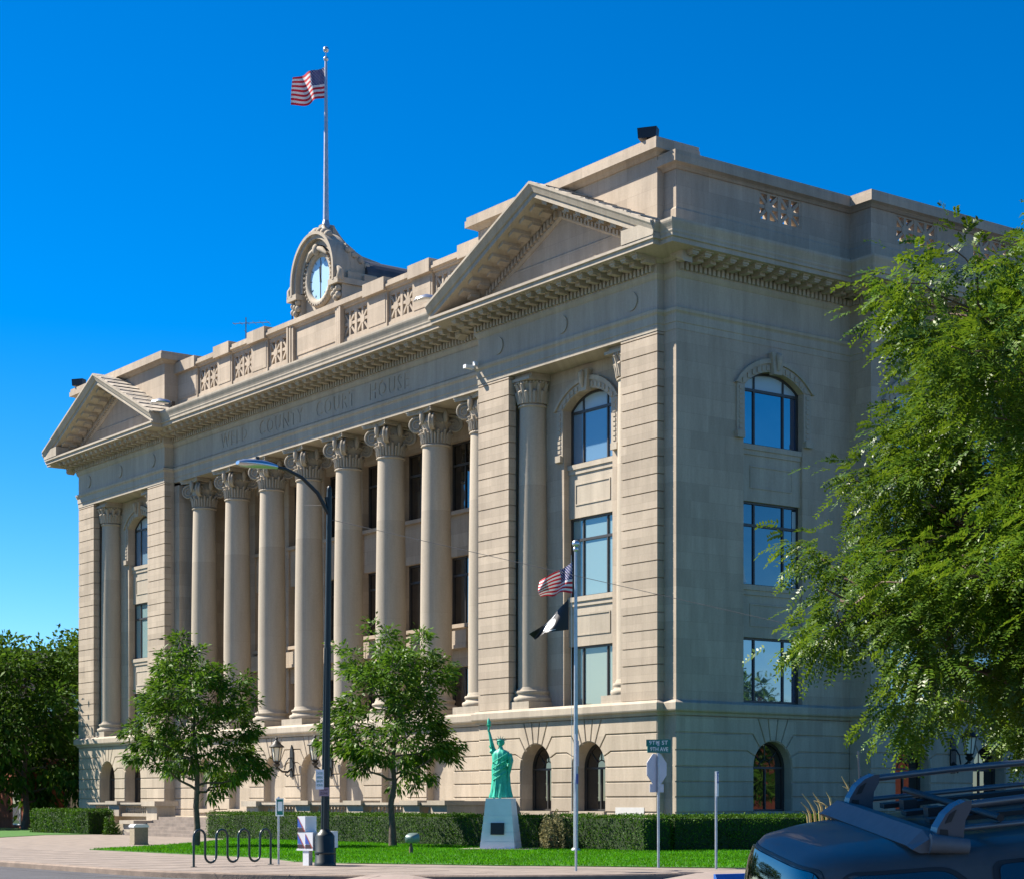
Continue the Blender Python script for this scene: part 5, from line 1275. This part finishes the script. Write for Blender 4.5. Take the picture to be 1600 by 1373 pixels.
# accessible parking sign
c = Vector((18.0,-13.67,0)); t = thing('parking_sign', 'thin post with narrow blue and white accessible parking sign', 'sign', tuple(c))
b = MB(); b.tube([c, c+UP*2.35], .03, 8); b.build('post', 'galv', t)
ax_ = (FW*.97+RT*.24).normalized(); an = ax_.cross(UP).normalized()
if an.dot(-FW) < 0: an = -an
b = MB(); quad(b, c+UP*2.05, ax_, UP, an, .15, .3, .012, .03); p_ = b.build('sign_panel', 'signwhite', t)
b = MB(); quad(b, c+UP*2.2, ax_, UP, an, .14, .14, .003, .042); b.build('sign_symbol_field', 'signblue', p_)
b = MB(); q0 = c+UP*2.2+an*.048; b.ball(q0+UP*.08, (.02,.02,.02), 8, 6); b.tube([q0+UP*.06,q0,q0+ax_*.05,q0+ax_*.07-UP*.07], .01, 6); b.tube([q0+ax_*.06*math.cos(a)-UP*.03+UP*.06*math.sin(a) for a in [math.pi*(.6+1.2*k/10) for k in range(11)]], .008, 6); b.build('wheelchair_symbol', 'signwhite', p_)
# trash bin
c = Vector((-14.3,-13.5,0)); t = thing('litter_bin', 'square concrete litter bin with a white lid on the path edge', 'bin', tuple(c))
b = MB(); b.T = lambda x,y,z: tuple(c + (RT*.86+FW*.5)*x + (RT*-.5+FW*.86)*y + UP*z)
b.box(-.27,.27,-.27,.27,0,.66); b.box(-.29,.29,-.29,.29,0,.05); b.build('bin_body', 'bin', t)
b = MB(); b.T = lambda x,y,z: tuple(c + (RT*.86+FW*.5)*x + (RT*-.5+FW*.86)*y + UP*z); b.prism([(-.3,.66),(.3,.66),(.3,.72),(.22,.78),(-.22,.78),(-.3,.72)], -.3, .3); b.build('bin_lid', 'white', t)
# lawn floodlight
c = Vector((2.9,-12.5,.02)); t = thing('lawn_floodlight', 'green grey floodlight on a short stem in the lawn aimed at the statue', 'floodlight', tuple(c))
b = MB(); b.tube([c, c+UP*.2], .06, 8); b.tube([c+UP*.18,c+UP*.32], [.045,.04], 8); b.build('stem', 'barkred', t)
b = MB(); ld = (Vector((.05,-7,1.9))-c); ld = Vector((ld.x,ld.y,.9)).normalized(); lx = ld.cross(UP).normalized(); lu = lx.cross(ld)
rings = []
for s_, w in ((-.17,.06),(-.14,.13),(0,.17),(.15,.19),(.17,.19)): rings.append([tuple(c+UP*.46+ld*s_+lx*w*1.1*math.copysign(abs(math.cos(a))**.5,math.cos(a))+lu*w*.85*math.copysign(abs(math.sin(a))**.5,math.sin(a))) for a in [2*math.pi*k/16 for k in range(16)]])
b.loft(rings); b.build('housing', 'floodgreen', t)
# span wire from lamp post to the right
a0 = Vector((10.44,-20.06,8.6)) + LN*.9; a1 = Vector((20,-3,7.0)) + RT*30 
t = None
def hang(p0, p1, sag, n=30): return [p0.lerp(p1, i/n) - UP*sag*4*(i/n)*(1-i/n) for i in range(n+1)]
b = MB(); b.tube(hang(Vector((10.44,-20.06,8.75))+LN*.9, Vector((20.2,-8.5,5.2)), .0)[:], .007, 4)
b.tube([Vector((10.44,-20.06,9.1))+LN*.9, Vector((10.0,-20.4,9.12))], .006, 4)
tag(b.build('span_wire', 'wire'), 'thin cable slanting from the lamp post across the facade', 'cable')

# ------------------------------------------------------------------ background buildings
def simple_building(name, label, x0, x1, y0, y1, h, m, wins, roof='rampgrey', cat='building'):
    t = thing(name, label, cat, ((x0+x1)/2, y0, 0)); b = MB(); b.box(x0,x1,y0,y1,0,h); b.box(x0-.15,x1+.15,y0-.15,y1+.15,h-.5,h-.2); b.build('wall', m, t)
    b = MB(); b.box(x0+.3,x1-.3,y0+.3,y1-.3,h,h+.15); b.build('roof', roof, t)
    for (fx, u, z, w, hh, nm) in wins:
        if fx == 'y': T = front(y0)
        else: T = side(x1)
        f = MB(T); f.box(u-w-.08,u+w+.08,-.02,.06,z-.08,z+hh+.08); o = f.build(nm, 'frame' if nm == 'window' else 'white', t)
        g_ = MB(T); g_.box(u-w,u+w,.05,.075,z,z+hh); g_.build('pane', 'glass_dark', o)
    return t
simple_building('tan_building', 'tan flat roofed building rising behind the dark trees at left', -96,-78,4,26,12.4,'tan', [('x',9+3*k,3.2*j+1.2,.8,1.8,'window') for k in range(5) for j in range(3)] + [('y',-94+3*k,3.2*j+1.2,.8,1.8,'window') for k in range(5) for j in range(3)])
simple_building('brick_house', 'low red brick building with grey door under the left trees', -75,-58.5,0,12,4.2,'brick', [('y',-60.2,.3,.5,2.1,'door'),('y',-64,1.2,.6,1.4,'window'),('x',3,1.2,.6,1.4,'window'),('x',7,1.2,.6,1.4,'window')])
simple_building('brick_building', 'low red brick shop mirrored in the arched side window', 34,48,32,52,5.0,'brick', [('y',36+3*k,1,.8,2,'window') for k in range(4)])
tree('mirror_tree', 'round street tree mirrored in the lowest side window', (30,30,0), 10.0, (lambda z: PF(z/.84)*.8), 1.4, .2, 16, 8, dict(n=5000,L=.42,W=.22,spread=.5,droop=.2), 'leaf_mid', seed=41)

tree('added_shade_tree', 'tall unseen street tree added out of frame to shade the parked car', tuple(Vector((38.6,-44.4,0))), 11.5, prof_pts([(5.6,1.2),(6.4,2.6),(8,3.1),(9.6,2.7),(11,1.4),(11.6,.2)]), 5.4, .18, 16, 9, dict(n=16000,L=.3,W=.16,spread=.3,droop=.3), 'leaf_mid', seed=51)  # unseen tree, placed towards the sun so its crown shades the car
# ------------------------------------------------------------------ SUV
A_ = Vector((.485,.869,.099)); B_ = Vector((.873,-.475,-.107)); A_.normalize(); B_ = (B_-A_*B_.dot(A_)).normalized(); U_ = A_.cross(-B_).normalized()
O_ = Vector((46.677,-38.809,1.394))
suv = thing('parked_suv', 'dark blue grey off-road car with roof rack in the near right corner', 'car', tuple(O_), local=True)
suv.matrix_world = Matrix(((A_.x,-B_.x,U_.x,O_.x),(A_.y,-B_.y,U_.y,O_.y),(A_.z,-B_.z,U_.z,O_.z),(0,0,0,1)))
# local: x along the car, y away from the camera, z up; roof at z=0, near roof edge y=0
LVU = [(-1.22,-.50,3.62,.80),(-1.05,-.62,3.76,.88),(-.72,-.64,3.78,.89),(-.62,-.63,3.60,.86),(-.50,-.61,2.62,.83),(-.30,-.585,2.32,.76),(-.12,-.555,2.08,.69),(-.045,-.535,1.98,.66),(0,-.49,1.92,.63),(.025,-.40,1.85,.56),(.04,-.25,1.7,.42),(.047,.1,1.4,.2)]
def car_pt(u, th, out=0.0):
    k = max(i for i in range(len(LVU)) if LVU[i][0] <= u+1e-9); k = min(k, len(LVU)-2); q0, q1 = LVU[k], LVU[k+1]; f = (u-q0[0])/(q1[0]-q0[0])
    a0, a1, w = (q0[i]+(q1[i]-q0[i])*f for i in (1,2,3)); c_, s_ = math.cos(th), math.sin(th); n_ = 2/5.0
    ca, ra = (a0+a1)/2, (a1-a0)/2+out; w += out
    return Vector((ca + ra*math.copysign(abs(c_)**n_, c_), .56 + w*math.copysign(abs(s_)**n_, s_), u))
ths = []
for q in range(4):
    for k in range(16): ths.append(math.pi/2*(q + k/16))
b = MB(); us_ = [q[0] for q in LVU]
b.loft([[tuple(car_pt(u, th)) for th in ths] for u in us_]); b.build('body', 'carpaint', suv, True)
def patch(name, th0, th1, u0, u1, m, out=.006, parent=None, nt=26, nu=8, rnd=.35):
    """rounded pane lying on the body skin"""
    q = MB(); G = []
    for i in range(nt+1):
        row = []
        for j in range(nu+1):
            x, y = 2*i/nt-1, 2*j/nu-1
            # squircle corner rounding
            sx_ = x*math.sqrt(1-rnd*.5*y**6*1.0) ; sy_ = y*math.sqrt(1-rnd*x**10)
            row.append((th0+(th1-th0)*(sx_+1)/2, u0+(u1-u0)*(sy_+1)/2))
        G.append(row)
    vs = [tuple(car_pt(u, th, out)) for row in G for th, u in row] + [tuple(car_pt(u, th, out-.02)) for row in G for th, u in row]; o_ = (nt+1)*(nu+1); fs = []
    for i in range(nt):
        for j in range(nu):
            a = i*(nu+1)+j; fs.append((a,a+nu+1,a+nu+2,a+1)); fs.append((o_+a+1,o_+a+nu+2,o_+a+nu+1,o_+a))
    rim_ = [i*(nu+1) for i in range(nt+1)] + [nt*(nu+1)+j for j in range(1,nu+1)] + [i*(nu+1)+nu for i in range(nt-1,-1,-1)] + [j for j in range(nu-1,0,-1)]
    for a, c_ in zip(rim_, rim_[1:]+rim_[:1]): fs.append((a,c_,o_+c_,o_+a))
    q.add(vs, fs, True); return q.build(name, m, parent or suv, True)
pi = math.pi
def th_side(a, u, near=True):
    """angle at which the skin reaches x=a on the near (y<0) side"""
    lo, hi = pi, 1.5*pi if False else 2*pi
    for _ in range(50):
        md_ = (lo+hi)/2
        if car_pt(u, md_).x < a: lo = md_
        else: hi = md_
    return lo
e_ = .30
patch('window_seal', pi-.62, pi+.60, -.50, -.022, 'carblack', .004); patch('rear_window', pi-.57, pi+.55, -.48, -.034, 'carglass', .009)
for (x0,x1,nm) in ((-.43,.10,'quarter_window'),(.22,.98,'door_window'),(1.08,1.75,'door_window')):
    patch('window_seal', th_side(x0-.03,-.28), th_side(x1+.03,-.28), -.53, -.028, 'carblack', .004); patch(nm, th_side(x0,-.28), th_side(x1,-.28), -.51, -.042, 'carglass', .009)
patch('windscreen', 2*pi-.62, 2*pi+.62, -.48, -.07, 'carglass', .008)
b = MB()    # grey fairing across the roof
rings = []
for y in (-.02,.05,.3,.6,.9,1.15,1.22):
    k = .6 if y in (-.02,1.22) else 1
    rings.append([(-.10,y,.02),(-.02,y,.015),(.03,y,.03),(.02,y,.03+.05*k),(-.06,y,.03+.07*k),(-.13,y,.025+.02*k)])
b.loft(rings, False); b.build('roof_fairing', 'carplastic', suv, True)
b = MB(); b.tube([(-.06,-.02,.055),(.09,-.04,.03)], [.04,.03], 12); b.build('fairing_end', 'carplastic', suv, True)
for y in (.02, 1.12):
    tw = MB(); ol = [(-.03,.03),(-.035,.06),(-.02,.11),(.015,.16),(.055,.19),(.10,.205),(.125,.205),(.12,.17),(.095,.13),(.085,.08),(.085,.03)]
    tw.prism(ol, y-.03, y+.04, 'n'); two = tw.build('rack_tower', 'cartower', suv, True)
    h_ = MB(); h_.prism([(-.015,.075),(.02,.075),(.02,.10),(-.01,.105)], y-.034, y-.028, 'n'); h_.prism([(.01,.125),(.035,.13),(.06,.175),(.03,.16)], y-.034, y-.028, 'n'); h_.tube([(-.03,y-.05,.055),(.01,y-.05,.055)], .022, 10); h_.build('tower_recess', 'carblack', two, True)
    rl = MB(); rl.tube([(.08,y,.185),(.5,y,.192),(1.9,y,.18)], .0155, 10); rl.build('rack_rail', 'carrail', suv, True)
    rl = MB(); rl.tube([(.06,y+.02,.09),(1.9,y+.02,.085)], .012, 8); rl.build('rack_rail', 'carrail', suv, True)
for a in (.25,.9,1.6):
    rl = MB(); rl.tube([(a,.02,.12),(a,1.12,.12)], .016, 8); rl.build('rack_crossbar', 'carblack', suv, True)
rl = MB()
for y in (.3,.58,.86): rl.box(.05,1.9,y-.03,y+.03,.085,.105)
rl.build('rack_slat', 'carblack', suv, True)
rl = MB()
for y in (.45,.75):
    rl = MB(); rl.box(.10,.16,y-.03,y+.03,.085,.13)
    rl.build('rack_clamp', 'carblack', suv, True)
an_ = MB(); an_.tube([(.30,-.12,-.35),(.30,-.12,.16)], [.008,.006], 6); an_.ball((.30,-.12,.175), .014, 8, 6); an_.build('antenna', 'carblack', suv, True)
an_ = MB(); an_.tube([(.06,1.18,.08),(.06,1.18,.31)], [.006,.004], 6); an_.build('rear_antenna', 'carrail', suv, True)
for a in (0.25, 2.9):
    for y in (-.22, 1.34):
        w_ = MB(); w_.lathe([(.2,-.1),(.34,-.1),(.37,-.07),(.37,.07),(.34,.1),(.2,.1)], (0,0,0), 24); w_.v = [(a+p[0], y+p[2]*(1), -1.22+p[1]) for p in w_.v]; wo = w_.build('tyre', 'tyre', suv, True)
        w_ = MB(); w_.lathe([(0,-.08),(.2,-.09),(.22,.0),(.2,.09),(0,.08)], (0,0,0), 20); w_.v = [(a+p[0], y+p[2], -1.22+p[1]) for p in w_.v]; w_.build('rim', 'silver', wo, True)
# dry grass tips behind the roof edge
gp = CAM + FW*10.6 + RT*1.72; gp = Vector((gp.x, gp.y, -.15))
t = thing('dry_grass_tuft', 'tuft of dry straw coloured spikes behind the car roof edge', 'plant', tuple(gp))
b = MB()
for k in range(10):
    lat = -.06+.022*k if k < 7 else .19+.022*(k-7)
    s0 = gp + RT*lat + UP*(1.67+.012*min(k,6)+(.05 if k > 6 else 0)) + FW*(.03*((k*5)%3)); tip = s0 + RT*(-.03-.02*(k%3)) + UP*(.03+.075*((k*7)%5)/4)
    r0 = gp + RT*(.25*lat)
    b.tube([r0, r0.lerp(s0,.7)+RT*.03, s0, s0.lerp(tip,.5)+RT*.008, tip], [.007,.007,.007,.005,.002], 6)
b.build('spikes', 'straw', t)

for o in bpy.data.objects:
    if '_base' in o: del o['_base']
